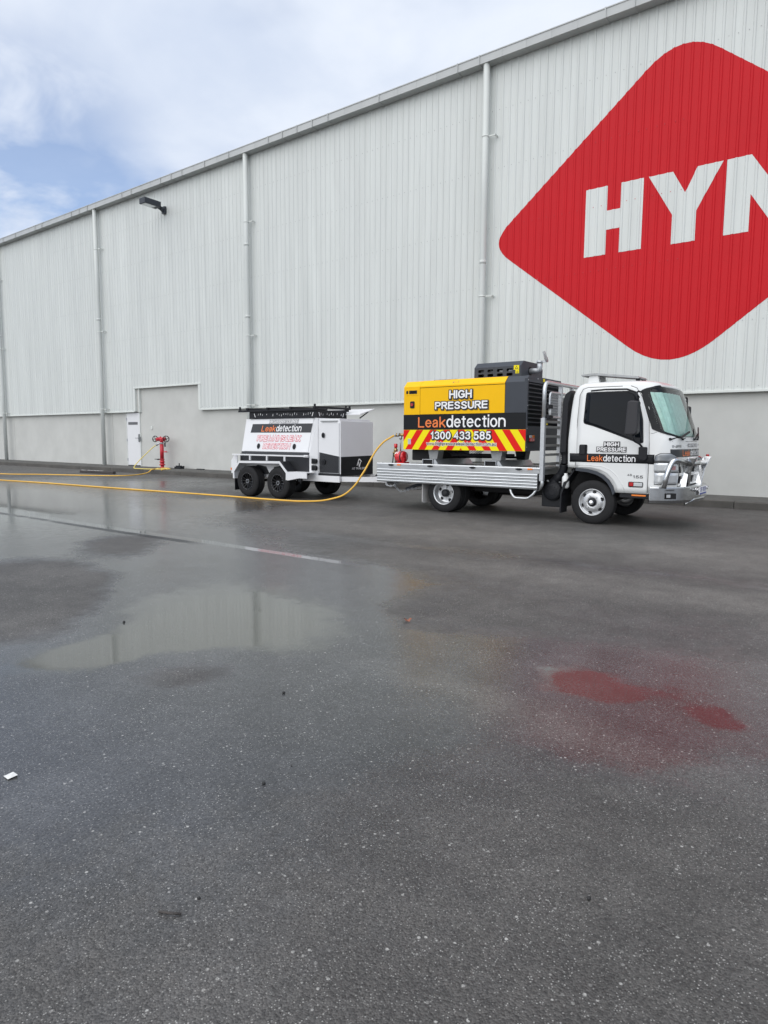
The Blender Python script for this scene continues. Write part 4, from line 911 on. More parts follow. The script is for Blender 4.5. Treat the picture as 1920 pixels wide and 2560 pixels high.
g = MB(); g.tube(round_poly([(0, 0), (1, 0), (1, 1), (0, 1)], .1)[:0] or [V3(2.12, a, b_) for a, b_ in round_poly([(.20, 1.88), (.20, 2.33), (1.80, 2.33), (1.80, 1.88)], .09, 5)], .02, 10, closed=True); mf = part('mesh_frame', g, M['alu'], truck)
g = MB()
for k in range(34): a = .24+k*.047; g.box(2.117, a-.003, 1.89, 2.121, a+.003, 2.32)
for k in range(9): b_ = 1.92+k*.048; g.box(2.121, .21, b_-.003, 2.125, 1.79, b_+.003)
o = part('wire_mesh', g, M['steel'], mf); o['kind'] = 'stuff'
g = MB(); g.box(2.13, -.02, 2.03, 2.20, .16, 2.10); part('lamp_bracket', g, M['plastic'], truck); g = MB(); g.box(2.13, -.02, 1.86, 2.20, .18, 1.91); part('lamp_bracket', g, M['plastic'], truck)
g = MB(); g.tube([(2.17, .10, 1.90), (2.17, .10, 2.05)], .022, 10); part('lamp_tube', g, M['white'], truck)
g = MB(); g.add([(2.133, .03, 1.735), (2.133, .11, 1.735), (2.133, .11, 1.765), (2.133, .03, 1.765)], [(0, 1, 2, 3)]); part('warning_label', g, M['hi_yellow'], truck, recalc=False)
# step
g = MB(); g.tube(fillet([(1.48, -.01, .56), (1.50, -.02, .48), (1.57, -.02, .385), (1.84, -.02, .385), (1.95, -.02, .47), (2.0, .0, .57)], .05), .024, 10); st = part('step', g, M['alu'], truck)
g = MB(); g.box(1.58, -.03, .375, 1.83, .12, .402); part('step_tread', g, M['alu'], st, bevel=.004)
# bull bar
bp = spline([(4.00, -.05), (4.16, .04), (4.33, .24), (4.45, .52), (4.51, .80), (4.53, 1.0), (4.51, 1.2), (4.45, 1.48), (4.33, 1.76), (4.16, 1.96), (4.00, 2.05)] and [V3(a, b_, 0) for a, b_ in [(4.00, -.05), (4.18, .05), (4.36, .23), (4.50, .50), (4.575, .80), (4.60, 1.0), (4.595, 1.2), (4.57, 1.50), (4.50, 1.76), (4.26, 1.98), (4.00, 2.05)]], 4)
def strip(path, prof, m_name='bumper'):
    # prof: closed outline of (outward, z)
    g = MB(); n_ = len(prof); P_ = []
    for i, p in enumerate(path):
        d = (path[min(i+1, len(path)-1)]-path[max(i-1, 0)]).normalized(); nn = V3(d.y, -d.x, 0)
        for o_, z in prof: P_.append(p+nn*o_+V3(0, 0, z))
    f_ = [(i*n_+k, i*n_+(k+1) % n_, (i+1)*n_+(k+1) % n_, (i+1)*n_+k) for i in range(len(path)-1) for k in range(n_)]
    f_ += [list(range(n_))[::-1], [(len(path)-1)*n_+k for k in range(n_)]]
    g.add(P_, f_); return g
bb = part('bull_bar', strip(bp, [(-.15, .705), (.0, .705), (.012, .69), (.012, .48), (-.02, .43), (-.06, .43), (-.06, .69), (-.15, .69)]), M['polish'], truck, bevel=.006)
for sg, f in ((0, lambda a: a), (1, lambda a: 2-a)):
    g = MB(); s_ = 4.0
    a0 = [V3(4.34, f(.50), .70), V3(4.49, f(.46), .70), V3(4.52, f(.40), .98), V3(4.61, f(.35), 1.19), V3(4.47, f(.35), 1.19), V3(4.39, f(.41), .98)]
    off = V3(.01, .06 if not sg else -.06, 0); n_ = 6
    g.add(a0+[p+off for p in a0], [list(range(6))[::-1], list(range(6, 12))]+[(i, (i+1) % 6, 6+(i+1) % 6, 6+i) for i in range(6)]); part('upright', g, M['polish'], bb, bevel=.008)
    g = MB(); a1 = [V3(4.30, f(.34), .705), V3(4.47, f(.38), .705), V3(4.49, f(.44), 1.0), V3(4.42, f(.44), 1.0)]; off = V3(.0, .02 if not sg else -.02, 0)
    g.add(a1+[p+off for p in a1], [(3, 2, 1, 0), (4, 5, 6, 7)]+[(i, (i+1) % 4, 4+(i+1) % 4, 4+i) for i in range(4)]); part('gusset', g, M['polish'], bb)
    g = MB(); g.tube(fillet([(4.21, f(.0), .69), (4.26, f(.0), .95), (4.32, f(.07), 1.17), (4.52, f(.40), 1.08)], .11, 7), .043, 14); part('hoop', g, M['polish'], bb)
    g = MB(); c = V3(4.58, f(.62), .655); ring = [c+V3(0, .045*math.cos(q), .028*math.sin(q)) for q in [2*math.pi*j/14 for j in range(14)]]; g.tube(ring, .010, 6, closed=True)
    ring = [c+V3(.02, .085+.045*math.cos(q), -.01+.028*math.sin(q)) for q in [2*math.pi*j/14 for j in range(14)]]; g.tube(ring, .010, 6, closed=True); part('shackle', g, M['chrome'], bb)
    a = V3(4.21, f(.08), 0); b_ = V3(4.345, f(.215), 0); nn = (b_-a).normalized(); nn = V3(nn.y, -nn.x, 0) if not sg else V3(-nn.y, nn.x, 0)
    g = MB(); p = [a+nn*.034+V3(0, 0, .505), b_+nn*.034+V3(0, 0, .505), b_+nn*.034+V3(0, 0, .60), a+nn*.034+V3(0, 0, .60)]; g.add(p, [(0, 1, 2, 3)]); fr_ = part('fog_recess', g, M['liner'], bb, recalc=False)
    g = MB(); p = [a+nn*.038+(b_-a)*.08+V3(0, 0, .53), a+(b_-a)*.45+nn*.038+V3(0, 0, .53), a+(b_-a)*.45+nn*.038+V3(0, 0, .58), a+(b_-a)*.08+nn*.038+V3(0, 0, .58)]; g.add(p, [(0, 1, 2, 3)]); part('fog_lamp', g, M['clear_lens'], fr_, recalc=False)
    g = MB()
    for z_ in (.640, .652): p = [a+nn*.034+V3(0, 0, z_), b_-(b_-a)*.2+nn*.034+V3(0, 0, z_), b_-(b_-a)*.2+nn*.034+V3(0, 0, z_+.006), a+nn*.034+V3(0, 0, z_+.006)]; g.add(p, [(0, 1, 2, 3)])
    part('vent_slot', g, M['liner'], bb, recalc=False)
g = MB(); g.tube([(4.50, .44, 1.085), (4.52, 1.0, 1.085), (4.50, 1.56, 1.085)], .045, 14); part('cross_tube', g, M['polish'], bb)
g = MB(); g.lathe([(.03, 0), (.025, .035), (.0, .04)], (4.54, 1.65, 1.19), 'z', 12); part('marker', g, M['red_lens'], bb)
g = MB(); g.tube(fillet([(4.44, .50, .40), (4.55, .64, .485), (4.62, 1.0, .495), (4.56, 1.40, .485)], .05), .022, 10); part('skid_bar', g, M['polish'], bb)
g = MB(); g.box(4.606, .74, .555, 4.617, 1.30, .69); pl = part('number_plate', g, M['ink_white'], bb, bevel=.003)
letter('lettering', 'XF 70CH', (.79, .60, 1.25, .68), front(4.618), M['plate_blue'], pl, lift=.001, w=.15)
g = MB(); g.box(4.6175, .75, .558, 4.619, 1.29, .582); part('plate_band', g, M['plate_blue'], pl)
g = MB(); g.box(3.50, .03, .50, 3.98, .12, .575); g.box(3.5, 1.88, .50, 3.98, 1.97, .575); part('step_well', g, M['plastic'], truck)
g = MB(); g.box(3.70, .015, .535, 3.93, .032, .56); part('side_reflector', g, M['orange_lens'], truck)
# sunshade behind the windscreen
sh = MB(); nf = 28; pts = []
for i in range(9):
    k = i/8; z = 1.535+k*.73; t0 = .10+.02*k; t1 = 1.52-.22*k
    for j in range(nf+1):
        t_ = t0+(t1-t0)*j/nf; h, nn, _, _ = CAB.ray_cast(V3(9, t_, z), V3(-1, 0, 0)); zig = [.0, .004, .022, .018][j % 4]
        pts.append(V3(h.x-.04-zig*2.2, t_, z))
sh.add(pts, [(i*(nf+1)+j, i*(nf+1)+j+1, (i+1)*(nf+1)+j+1, (i+1)*(nf+1)+j) for i in range(8) for j in range(nf)], False)
shade = thing('sunshade', (4.18, .9, 1.59), 'pleated silver green foil sunshade behind the truck windscreen', 'sunshade', frame=FR)
part('foil', sh, M['shade'], shade, recalc=False)

# ------------------------------------------------------------------ air compressor on the tray
T0, T1 = .10, 1.76
comp = thing('air_compressor', (.34, .93, .93), 'big yellow and charcoal air compressor box standing on the truck tray', 'compressor', frame=FR)
g = MB(); g.prism([(T0+.012, 1.255), (T0+.012, 2.535), (T0+.125, 2.645), (T1-.125, 2.645), (T1-.012, 2.535), (T1-.012, 1.255)], 'x', -1.03, 1.66); part('inner_body', g, M['liner'], comp)
def shell(x0, x1, z0=None, top=True, m='yellow', name='panel'):
    th = .012; g = MB()
    zb = z0
    o = [(T0, zb), (T0, 2.54), (T0+.12, 2.655), (T1-.12, 2.655), (T1, 2.54), (T1, zb)]; i_ = [(T1-th, zb), (T1-th, 2.534), (T1-.124, 2.643), (T0+.124, 2.643), (T0+th, 2.534), (T0+th, zb)]
    vs_ = [(x, a, b_) for x in (x0, x1) for a, b_ in o+i_]; n_ = 12
    fs_ = [(k, (k+1) % n_, n_+(k+1) % n_, n_+k) for k in range(n_)]
    for e in (0, n_):
        for k in range(5): fs_.append((e+k, e+k+1, e+10-k, e+11-k))
    g.add(vs_, fs_); return part(name, g, M[m], comp, bevel=.003)
shell(-1.045, -.648, 1.97, name='control_panel'); shell(1.272, 1.705, 1.97, m='charcoal', name='corner_panel')
# canopy roof over the side door
g = MB(); o = [(T0-.004, 2.515), (T0-.004, 2.545), (T0+.12, 2.66), (T1-.12, 2.66), (T1+.004, 2.545), (T1+.004, 2.515)]; i_ = [(T1-.01, 2.515), (T1-.01, 2.538), (T1-.125, 2.648), (T0+.125, 2.648), (T0+.01, 2.538), (T0+.01, 2.515)]
vs_ = [(x, a, b_) for x in (-.640, 1.264) for a, b_ in o+i_]; fs_ = [(k, (k+1) % 12, 12+(k+1) % 12, 12+k) for k in range(12)]
for e in (0, 12):
    for k in range(5): fs_.append((e+k, e+k+1, e+10-k, e+11-k))
g.add(vs_, fs_); part('roof_lid', g, M['yellow'], comp, bevel=.003)
for t_, f in ((T0, 1), (T1, -1)):
    g = MB(); g.box(-.640, t_, 1.972, 1.264, t_+f*.012, 2.505); dr = part('side_door', g, M['yellow'], comp, bevel=.003)
    g = MB(); g.box(-1.047, t_-f*.003, 1.662, 1.707, t_+f*.012, 1.968); part('black_band', g, M['black'], comp)
    g = MB(); g.box(-1.045, t_-f*.004, 1.252, 1.705, t_+f*.012, 1.658); hz = part('hazard_board', g, M['hi_yellow'], comp)
    if f == 1:
        # red chevrons, left and right halves mirrored about the middle
        cx = .335; zt, zb = 1.655, 1.255; sl = .70
        def clip(poly, axis, v, keep_less):
            out = []
            for i in range(len(poly)):
                a, b_ = poly[i-1], poly[i]; ia = (a[axis] <= v) == keep_less; ib = (b_[axis] <= v) == keep_less
                if ia != ib:
                    k = (v-a[axis])/(b_[axis]-a[axis]); out.append((a[0]+(b_[0]-a[0])*k, a[1]+(b_[1]-a[1])*k))
                if ib: out.append(b_)
            return out
        for k in range(-2, 7):
            a = -1.04+k*.325; p = [(a, zt), (a+.158, zt), (a+.158-sl*(zt-zb), zb), (a-sl*(zt-zb), zb)]
            p = clip(clip(p, 0, -1.043, False), 0, cx, True)
            if len(p) < 3: continue
            for mir in (0, 1):
                q = [(2*cx-x, z) for x, z in p] if mir else p
                g = MB(); g.add([(x, T0-.0065, z) for x, z in q], [list(range(len(q)))]); part('hazard_stripe', g, M['hi_red'], hz, recalc=False)
def outlined(s, box, t, par, b1=.10, drop=(.012, -.014), l0=.008, space=1.0, w=.185):
    letter('lettering', s, box, side(t), M['ink_black'], par, bold=b1, lift=l0, space=space, w=w)
    letter('lettering', s, box, side(t), M['ink_black'], par, bold=b1, lift=l0+.001, shift=drop, space=space, w=w)
    letter('lettering', s, box, side(t), M['ink_white'], par, lift=l0+.003, space=space, w=w)
outlined('HIGH', (.055, 2.275, .565, 2.435), T0, comp); outlined('PRESSURE', (-.275, 2.065, .915, 2.215), T0, comp)
letter('lettering', 'Leak', (-.68, 1.705, -.02, 1.92), side(T0), M['ink_orange'], comp, lift=.008)
letter('lettering', 'detection', (.0, 1.705, 1.30, 1.945), side(T0), M['ink_white'], comp, lift=.008)
outlined('1300 433 585', (-.375, 1.465, 1.0, 1.625), T0, hz, b1=.09, w=.17)
letter('lettering', 'www.highpressureleakdetection.com.au', (-.47, 1.345, 1.115, 1.415), side(T0), M['ink_white'], hz, bold=.10, lift=.008, w=.15)
letter('lettering', 'www.highpressureleakdetection.com.au', (-.47, 1.345, 1.115, 1.415), side(T0), M['ink_black'], hz, lift=.0105, w=.15)
g = MB(); g.box(-.93, T0-.008, 1.36, -.855, T0-.002, 1.475); part('data_plate', g, M['steel'], comp)
# control recess
g = MB(); g.box(-.985, T0-.006, 2.365, -.69, T0+.001, 2.485); cp = part('control_frame', g, M['yellow'], comp, bevel=.002)
g = MB(); g.box(-.91, T0-.010, 2.395, -.715, T0-.004, 2.465); dsp = part('display', g, M['plastic'], cp)
g = MB(); g.box(-.875, T0-.012, 2.41, -.745, T0-.008, 2.45); part('screen', g, M['glass_dark'], dsp)
g = MB(); g.box(-.98, T0-.012, 2.40, -.935, T0-.004, 2.46); part('key_switch', g, M['plastic'], cp)
g = MB(); g.prism(round_poly([(-.885, 2.10), (-.885, 2.245), (-.775, 2.245), (-.775, 2.10)], .03), 'y', T0-.010, T0+.001); lk = part('door_latch', g, M['plastic'], comp, bevel=.004)
g = MB(); g.tube([(-.83, T0-.01, 2.175), (-.83, T0-.03, 2.175)], .032, 12); part('stop_button', g, M['red_lens'], lk)
g = MB(); g.box(-.45, .3, 2.655, .1, .9, 2.675); part('filler_cap', g, M['charcoal'], comp, bevel=.006)
letter('lettering', '4 - 1', (.10, 2.575, .24, 2.615), lambda u, v, l: (u, T0+(v-2.545)*1.05-.006, v+.004), M['ink_grey'], comp)
# front end with louvres
XF = 1.705
def frame_box(g, x0, x1, t0, t1, z0, z1): g.box(x0, t0, z0, x1, t1, z1); return g
for nm, bx in (('end_frame', (T0, T1, 2.535, 2.60)), ('end_frame', (T0, T0+.05, 1.72, 2.535)), ('end_frame', (T1-.06, T1, 1.72, 2.535)), ('end_panel', (T0, T1, 1.255, 1.72))):
    g = MB(); g.box(XF-.04, bx[0]+.001, bx[2], XF+.018, bx[1]-.001, bx[3]); part(nm, g, M['charcoal'], comp, bevel=.003)
g = MB(); g.prism([(T0+.001, 2.60), (T0+.06, 2.652), (T1-.06, 2.652), (T1-.001, 2.60)], 'x', XF-.04, XF+.018); part('end_cap', g, M['charcoal'], comp, bevel=.003)
for k in range(10):
    z = 1.765+k*.079; g = MB(); g.prism([(XF-.055, z), (XF-.048, z-.006), (XF+.012, z+.026), (XF+.012, z+.040)], 'y', T0+.051, T1-.061); part('louvre', g, M['louvre'], comp)
g = MB(); g.box(XF-.12, T0+.03, 1.73, XF-.10, T1-.03, 2.53); part('radiator_screen', g, M['liner'], comp)
for z in (2.57, 2.1, 1.68, 1.33):
    g = MB(); g.tube([(XF+.015, T0+.025, z), (XF+.025, T0+.025, z)], .010, 8); part('bolt', g, M['steel'], comp)
for t_ in (.55, 1.15):
    g = MB(); g.tube([(XF+.012, t_, 2.615), (XF+.024, t_, 2.615)], .012, 8); part('bolt', g, M['steel'], comp)
g = MB(); g.box(XF+.016, .80, 2.575, XF+.022, .88, 2.635); part('warning_label', g, M['hi_yellow'], comp)
g = MB(); g.box(XF+.018, T0+.03, 1.42, XF+.05, T0+.34, 1.56); tl = part('tail_lamp', g, M['plastic'], comp, bevel=.01)
for t_, z0, z1, m in ((T0+.07, 1.435, 1.50, 'red_lens'), (T0+.18, 1.435, 1.50, 'red_lens'), (T0+.18, 1.50, 1.55, 'orange_lens'), (T0+.07, 1.50, 1.55, 'clear_lens')):
    g = MB(); g.box(XF+.045, t_, z0, XF+.065, t_+.10, z1); part('lens', g, M[m], tl, bevel=.006)
# exhaust hood
hood = MB(); h0, h1 = .42, 1.42
def hood_shell():
    g = MB(); g.prism([(.44, 2.655), (.44, 2.875), (.56, 2.975), (1.35, 2.975), (1.47, 2.875), (1.47, 2.655)], 'x', h0, h1); return g
hs = hood_shell(); cuts = []
for r_ in (0, 1):
    for k in range(4):
        c = MB(); a = .505+k*.205; z = 2.805-r_*.085; c.prism(round_poly([(a, z-.028), (a, z+.028), (a+.13, z+.028), (a+.13, z-.028)], .027, 5), 'y', .3, .60); cuts.append(c)
vs_, fs_ = boolean_cut(hs, cuts, [M['charcoal']]); hb_ = MB(); hb_.v = vs_; hb_.f = fs_; hb_.sm = [False]*len(fs_)
hd = part('exhaust_hood', hb_, [M['charcoal'], M['liner']], comp)
for p in hd.data.polygons:
    q = p.center+ORG[hd]
    if .45 < q.y < .7 and h0+.02 < q.x < h1-.02 and q.z < 2.87: p.material_index = 1
g = MB(); g.tube([(.45, .585, 2.80), (1.35, .585, 2.80)], .055, 12); part('muffler', g, M['steel'], hd)
g = MB(); g.add([(1.275, .436, 2.80), (1.385, .436, 2.80), (1.385, .436, 2.885), (1.275, .436, 2.885)], [(0, 1, 2, 3)]); wl_ = part('warning_label', g, M['hi_yellow'], hd, recalc=False)
g = MB(); g.add([(1.31, .436, 2.73), (1.385, .436, 2.73), (1.385, .436, 2.797), (1.31, .436, 2.797)], [(0, 1, 2, 3)]); part('warning_label', g, M['hi_yellow'], hd, recalc=False)
def tri(cx, cz, r_):
    g = MB(); P_ = [V3(cx+r_*math.cos(a), .434, cz+r_*math.sin(a)) for a in (math.pi/2, math.pi*7/6, -math.pi/6)]; Q_ = [V3(cx+r_*.6*math.cos(a), .434, cz+r_*.6*math.sin(a)) for a in (math.pi/2, math.pi*7/6, -math.pi/6)]
    g.add(P_+Q_, [(0, 1, 4, 3), (1, 2, 5, 4), (2, 0, 3, 5)]); return g
part('warning_sign', tri(1.33, 2.835, .04), M['ink_black'], hd, recalc=False); part('warning_sign', tri(1.35, 2.757, .028), M['ink_black'], hd, recalc=False)
g = MB(); g.tube([(h1-.02, .86, 2.80), (h1+.006, .86, 2.80)], .085, 18); part('outlet_collar', g, M['liner'], hd)
g = MB(); g.tube(fillet([(h1-.1, .86, 2.80), (h1+.20, .86, 2.80), (h1+.20, .86, 2.95)], .14, 8), .052, 16); st_ = part('exhaust_stack', g, M['steel'], hd)
g = MB(); g.tube([(h1+.20, .86, 2.945), (h1+.20, .86, 2.985)], .060, 16); g.bar((h1+.12, .86, 2.965), (h1+.33, .86, 2.972), .03, .04); part('stack_clamp', g, M['steel'], hd)
g = MB(); c = V3(h1+.32, .86, 3.03); ax = V3(.93, 0, .36).normalized(); u = V3(0, 1, 0); w_ = ax.cross(u)
g.tube([c-ax*.006, c+ax*.006], .085, 20); g.bar(c-w_*.05, c+w_*.14, .02, .05, up=(1, 0, 0)); part('rain_cap', g, M['alu_dull'], hd)
# skids and feet
for s_ in (-.52, .93):
    g = MB(); a, b_, z0, z1, th = s_-.13, s_+.13, .935, 1.055, .012
    for q in ((a, b_, z0, z0+th), (a, b_, z1-th, z1), (a, a+th, z0+th, z1-th), (b_-th, b_, z0+th, z1-th)): g.box(q[0], .22, q[2], q[1], 1.72, q[3])
    sk_ = part('skid', g, M['steel'], comp); g = MB(); g.box(a+th, .25, z0+th, b_-th, .27, z1-th); part('pocket_shade', g, M['liner'], sk_)  # dark plug stands in for the shade inside the hollow skid
    for t_ in (.30, 1.40):
        g = MB(); g.prism([(s_-.0, 1.055), (s_-.04, 1.255), (s_+.22, 1.255), (s_+.18, 1.055)], 'y', t_, t_+.22); part('foot', g, M['charcoal'] if t_ > 1 else M['alu_dull'], comp, bevel=.004)
    g = MB(); g.prism([(s_+.14, .935), (s_+.14, 1.05), (s_+.18, 1.05), (s_+.26, .935)], 'y', .24, 1.70); part('skid_flange', g, M['steel'], comp)
g = MB(); g.box(-1.0, .35, 1.02, -.45, 1.5, 1.25); part('sump', g, M['liner'], comp, bevel=.02)
g = MB(); g.tube([(-.1, .5, 1.15), (1.3, .5, 1.16)], .03, 8); g.tube([(-.1, .9, 1.10), (1.3, 1.0, 1.11)], .025, 8); part('under_pipe', g, M['liner'], comp)
g = MB(); rr_ = random.Random(3)
for k in range(7):
    a = .05+k*.06; g.tube(spline([(a-.2, .35, 1.24), (a, .32, 1.17+rr_.uniform(-.03, .02)), (a+.15, .34, 1.16), (a+.3, .36, 1.25)], 5), .007, 5)
part('cable', g, M['plastic'], comp)
# outlet fittings at the rear
g = MB(); g.tube([(-1.32, .5, 1.555), (-1.04, .5, 1.555)], .026, 10); g.tube([(-1.42, .5, 1.555), (-1.30, .5, 1.555)], .036, 10); g.tube([(-1.22, .5, 1.555), (-1.22, .5, 1.48)], .026, 10); ov = part('outlet_valve', g, M['brass'], comp)
g = MB(); g.tube([(-1.40, .5, 1.56), (-1.40, .5, 1.20)], .014, 8); g.tube([(-1.40, .5, 1.53), (-1.40, .5, 1.46)], .03, 10); part('drain_pipe', g, M['steel'], comp)
for x0, m in ((-1.55, 'steel'), (-1.51, 'brass'), (-1.47, 'steel')):
    g = MB(); g.tube([(x0, .5, 1.553), (x0+.035, .5, 1.555)], .040, 10); part('coupling', g, M[m], comp)

# ------------------------------------------------------------------ extinguisher and valve on the tray corner
ex = thing('fire_extinguisher', (-1.30, .42, .93), 'red cylinder with a white label strapped down at the tray corner', 'extinguisher', frame=FR)
g = MB(); g.lathe([(.0, -.14), (.06, -.135), (.10, -.11), (.122, -.06), (.125, 0), (.125, .07), (.105, .11), (.0, .12)], (-1.31, .40, 1.085), 'x', 24); part('cylinder', g, M['ext_red'], ex)
g = MB(); g.lathe([(.128, .03), (.129, .032), (.129, .058), (.128, .06)], (-1.31, .40, 1.085), 'x', 24, cap=False); part('strap', g, M['plastic'], ex)
g = MB(); g.box(-1.36, .30, .93, -1.17, .50, .975); g.bar((-1.19, .30, .94), (-1.16, .28, 1.06), .03, .04); part('cradle', g, M['ext_red'], ex)
g = MB()
aa = [math.pi*k/12 for k in range(13, 19)]
pts = []
for x_, r_ in ((-1.425, .100), (-1.39, .113), (-1.33, .1235)):
    for a in [1.75+.14*k for k in range(8)]: pts.append((x_, .40+(r_+.003)*math.cos(a+1.0), 1.085+(r_+.003)*math.sin(a+1.0-1.15)) if 0 else (x_, .40-(r_+.003)*math.cos(a-1.15), 1.085+(r_+.003)*math.sin(a-1.15)))
g.add(pts, [(i*8+k, i*8+k+1, (i+1)*8+k+1, (i+1)*8+k) for i in range(2) for k in range(7)], True); part('paper_label', g, M['ink_white'], ex, recalc=False)
vv = thing('relief_valve', (-1.50, .46, .93), 'brass relief valve with a red cap standing on the tray corner', 'valve', frame=FR)
g = MB(); g.lathe([(.02, 0), (.02, .13), (.04, .14), (.045, .20), (.03, .21), (.03, .26), (.045, .27), (.045, .31), (.028, .32), (.028, .35)], (-1.50, .46, .935), 'z', 14); g.tube([(-1.50, .46, 1.17), (-1.56, .44, 1.17)], .022, 8); part('body', g, M['brass'], vv)
g = MB(); g.lathe([(.035, .345), (.04, .36), (.04, .42), (.03, .43)], (-1.50, .46, .935), 'z', 14); part('cap', g, M['ext_red'], vv)
g = MB(); g.tube([(-1.545, .44, 1.15), (-1.56, .43, .95)], .012, 8); g.tube([(-1.48, .44, 1.1), (-1.44, .42, .97)], .01, 8); part('drain_tube', g, M['plastic'], vv)

# ------------------------------------------------------------------ trailer
tr = thing('trailer', (-4.6, 1.0, 0), 'white and black tandem axle tool trailer with roof rack behind the truck', 'trailer', frame=FR)
TB = lambda z: .30+(z-1.09)/.87*.19              # leaning side of the canopy
can = MB(); can.prism([(TB(1.07), 1.07), (TB(1.955), 1.955), (2-TB(1.955), 1.955), (2-TB(1.07), 1.07)], 'x', -6.30, -3.90); canopy = part('canopy', can, M['white_board'], tr, bevel=.006)
def slope(u, v, l): return (u, TB(v)-l, v-.0+l*.2)
# lift-up side panel
g = MB(); P_ = [slope(-6.19, 1.135, .002), slope(-3.96, 1.135, .002), slope(-3.93, 1.945, .002), slope(-6.22, 1.945, .002)]; Q_ = [slope(-6.19, 1.135, .014), slope(-3.96, 1.135, .014), slope(-3.93, 1.945, .014), slope(-6.22, 1.945, .014)]
g.add(P_+Q_, [(0, 1, 2, 3), (4, 5, 6, 7)]+[(i, (i+1) % 4, 4+(i+1) % 4, 4+i) for i in range(4)]); sp = part('side_panel', g, M['white_board'], tr, bevel=.003)
g = MB(); g.add([slope(-6.05, 1.605, .017), slope(-3.95, 1.605, .017), slope(-3.93, 1.825, .017), slope(-6.01, 1.825, .017)], [(0, 1, 2, 3)]); part('panel_stripe', g, M['grey_vinyl'], sp, recalc=False)
letter('lettering', 'HIGH PRESSURE', (-5.41, 1.838, -4.42, 1.918), slope, M['ink_grey'], sp, bold=.10, lift=.0175, shear=.12, w=.15)
letter('lettering', 'HIGH PRESSURE', (-5.41, 1.838, -4.42, 1.918), slope, M['ink_white'], sp, lift=.019, shear=.12, w=.15)
letter('lettering', 'Leak', (-5.66, 1.632, -5.16, 1.785), slope, M['ink_orange'], sp, lift=.0195, shear=.1)
letter('lettering', 'detection', (-5.14, 1.632, -4.28, 1.80), slope, M['ink_white'], sp, lift=.0195, shear=.1)
for s, bx in (('FIRE MAINS LEAK', (-5.77, 1.395, -4.27, 1.53)), ('DETECTION', (-5.52, 1.205, -4.58, 1.335))):
    letter('lettering', s, bx, slope, M['ink_red'], sp, bold=.09, lift=.0175, shear=.12, w=.16)
    letter('lettering', s, bx, slope, M['ink_white'], sp, lift=.019, shear=.12, w=.16)
def lock(c, par, plane, r_=.055):
    g = MB(); g.add([plane(c[0]+r_*math.cos(a)*(1 if math.cos(a) > -.3 else .9), c[1]+r_*1.25*math.sin(a), l) for l in (.014, .03) for a in [2*math.pi*k/18 for k in range(18)]], [list(range(18))[::-1], list(range(18, 36))]+[(k, (k+1) % 18, 18+(k+1) % 18, 18+k) for k in range(18)]); o = part('lock', g, M['plastic'], par, bevel=.004)
    g = MB(); p = [plane(c[0]+a, c[1]+b_, .034) for a, b_ in ((-.018, -.03), (.02, -.03), (.02, .025), (-.018, .025))]; g.add(p, [(0, 1, 2, 3)]); part('lock_handle', g, M['black'], o, recalc=False)
lock((-5.68, 1.265), sp, slope); lock((-4.43, 1.265), sp, slope)
# lower body, checkerplate
g = MB(); g.box(-6.36, .31, .58, -3.90, 1.69, 1.068); part('lower_body', g, M['checker'], tr)
g = MB(); g.add([slope(-6.295, 1.072, .004), slope(-3.905, 1.072, .004), slope(-3.905, 1.13, .004), slope(-6.295, 1.13, .004)], [(0, 1, 2, 3)]); part('checker_strip', g, M['grey_vinyl'], tr, recalc=False)
# corner post between canopy and front locker
g = MB(); a = [(-3.905, TB(1.96)-.004, 1.96), (-3.905, .285, 1.09), (-3.905, .285, .585), (-3.70, .365, .585), (-3.70, .365, 1.95)]
b_ = [(x, 2-y, z) for x, y, z in a]; g.add(a+b_, [(0, 1, 2, 3, 4), (9, 8, 7, 6, 5)]+[(i, (i+1) % 5, 5+(i+1) % 5, 5+i) for i in range(5)]); part('corner_post', g, M['white_board'], tr, bevel=.004)
for z in (.93, .77):
    g = MB(); g.prism(round_poly([(-3.83, z-.065), (-3.83, z+.065), (-3.70, z+.055), (-3.68, z), (-3.70, z-.055)], .02), 'y', .27, .345); pw = part('power_inlet', g, M['plastic'], tr, bevel=.01)
    g = MB(); g.box(-3.79, .262, z-.035, -3.73, .272, z+.02); part('inlet_cover', g, M['black'], pw)
# front locker
g = MB(); g.box(-3.70, .385, .60, -3.01, 1.615, 1.875); lk = part('front_locker', g, M['white_board'], tr, bevel=.006)
g = MB(); g.box(-3.66, .372, .645, -3.035, .388, 1.835); dd = part('locker_door', g, M['white_board'], tr, bevel=.004)
g = MB(); g.add([(-3.665, .3705, .64), (-3.03, .3705, .64), (-3.03, .3705, 1.05), (-3.665, .3705, 1.145)], [(0, 1, 2, 3)]); g.box(-3.72, .377, .585, -3.005, .386, .645); part('checker_cover', g, M['checker'], dd, recalc=False)
g = MB()
for q in ((-3.655, .66, -3.645, 1.14), (-3.05, .66, -3.042, 1.82), (-3.655, .655, -3.042, .664)): g.box(q[0], .368, q[1], q[2], .3715, q[3])
part('door_trim', g, M['rim'], dd)
side_d = lambda u, v, l: (u, .372-l, v)
lock((-3.52, 1.545), dd, side_d, .05); lock((-3.51, .915), dd, side_d, .05)
g = MB(); g.box(-3.60, .35, 1.862, -3.10, .39, 1.885); part('rain_gutter', g, M['alu_dull'], tr)
g = MB(); g.box(-3.70, .40, 1.875, -3.05, 1.55, 1.93); part('locker_lid', g, M['white_board'], tr, bevel=.006)
g = MB(); g.add([(-3.0055, .386, .602), (-3.0055, 1.614, .602), (-3.0055, 1.614, 1.06), (-3.0055, .386, 1.045)], [(0, 1, 2, 3)]); fc = part('front_cover', g, M['grey_vinyl'] if 0 else M['black'], tr, recalc=False)
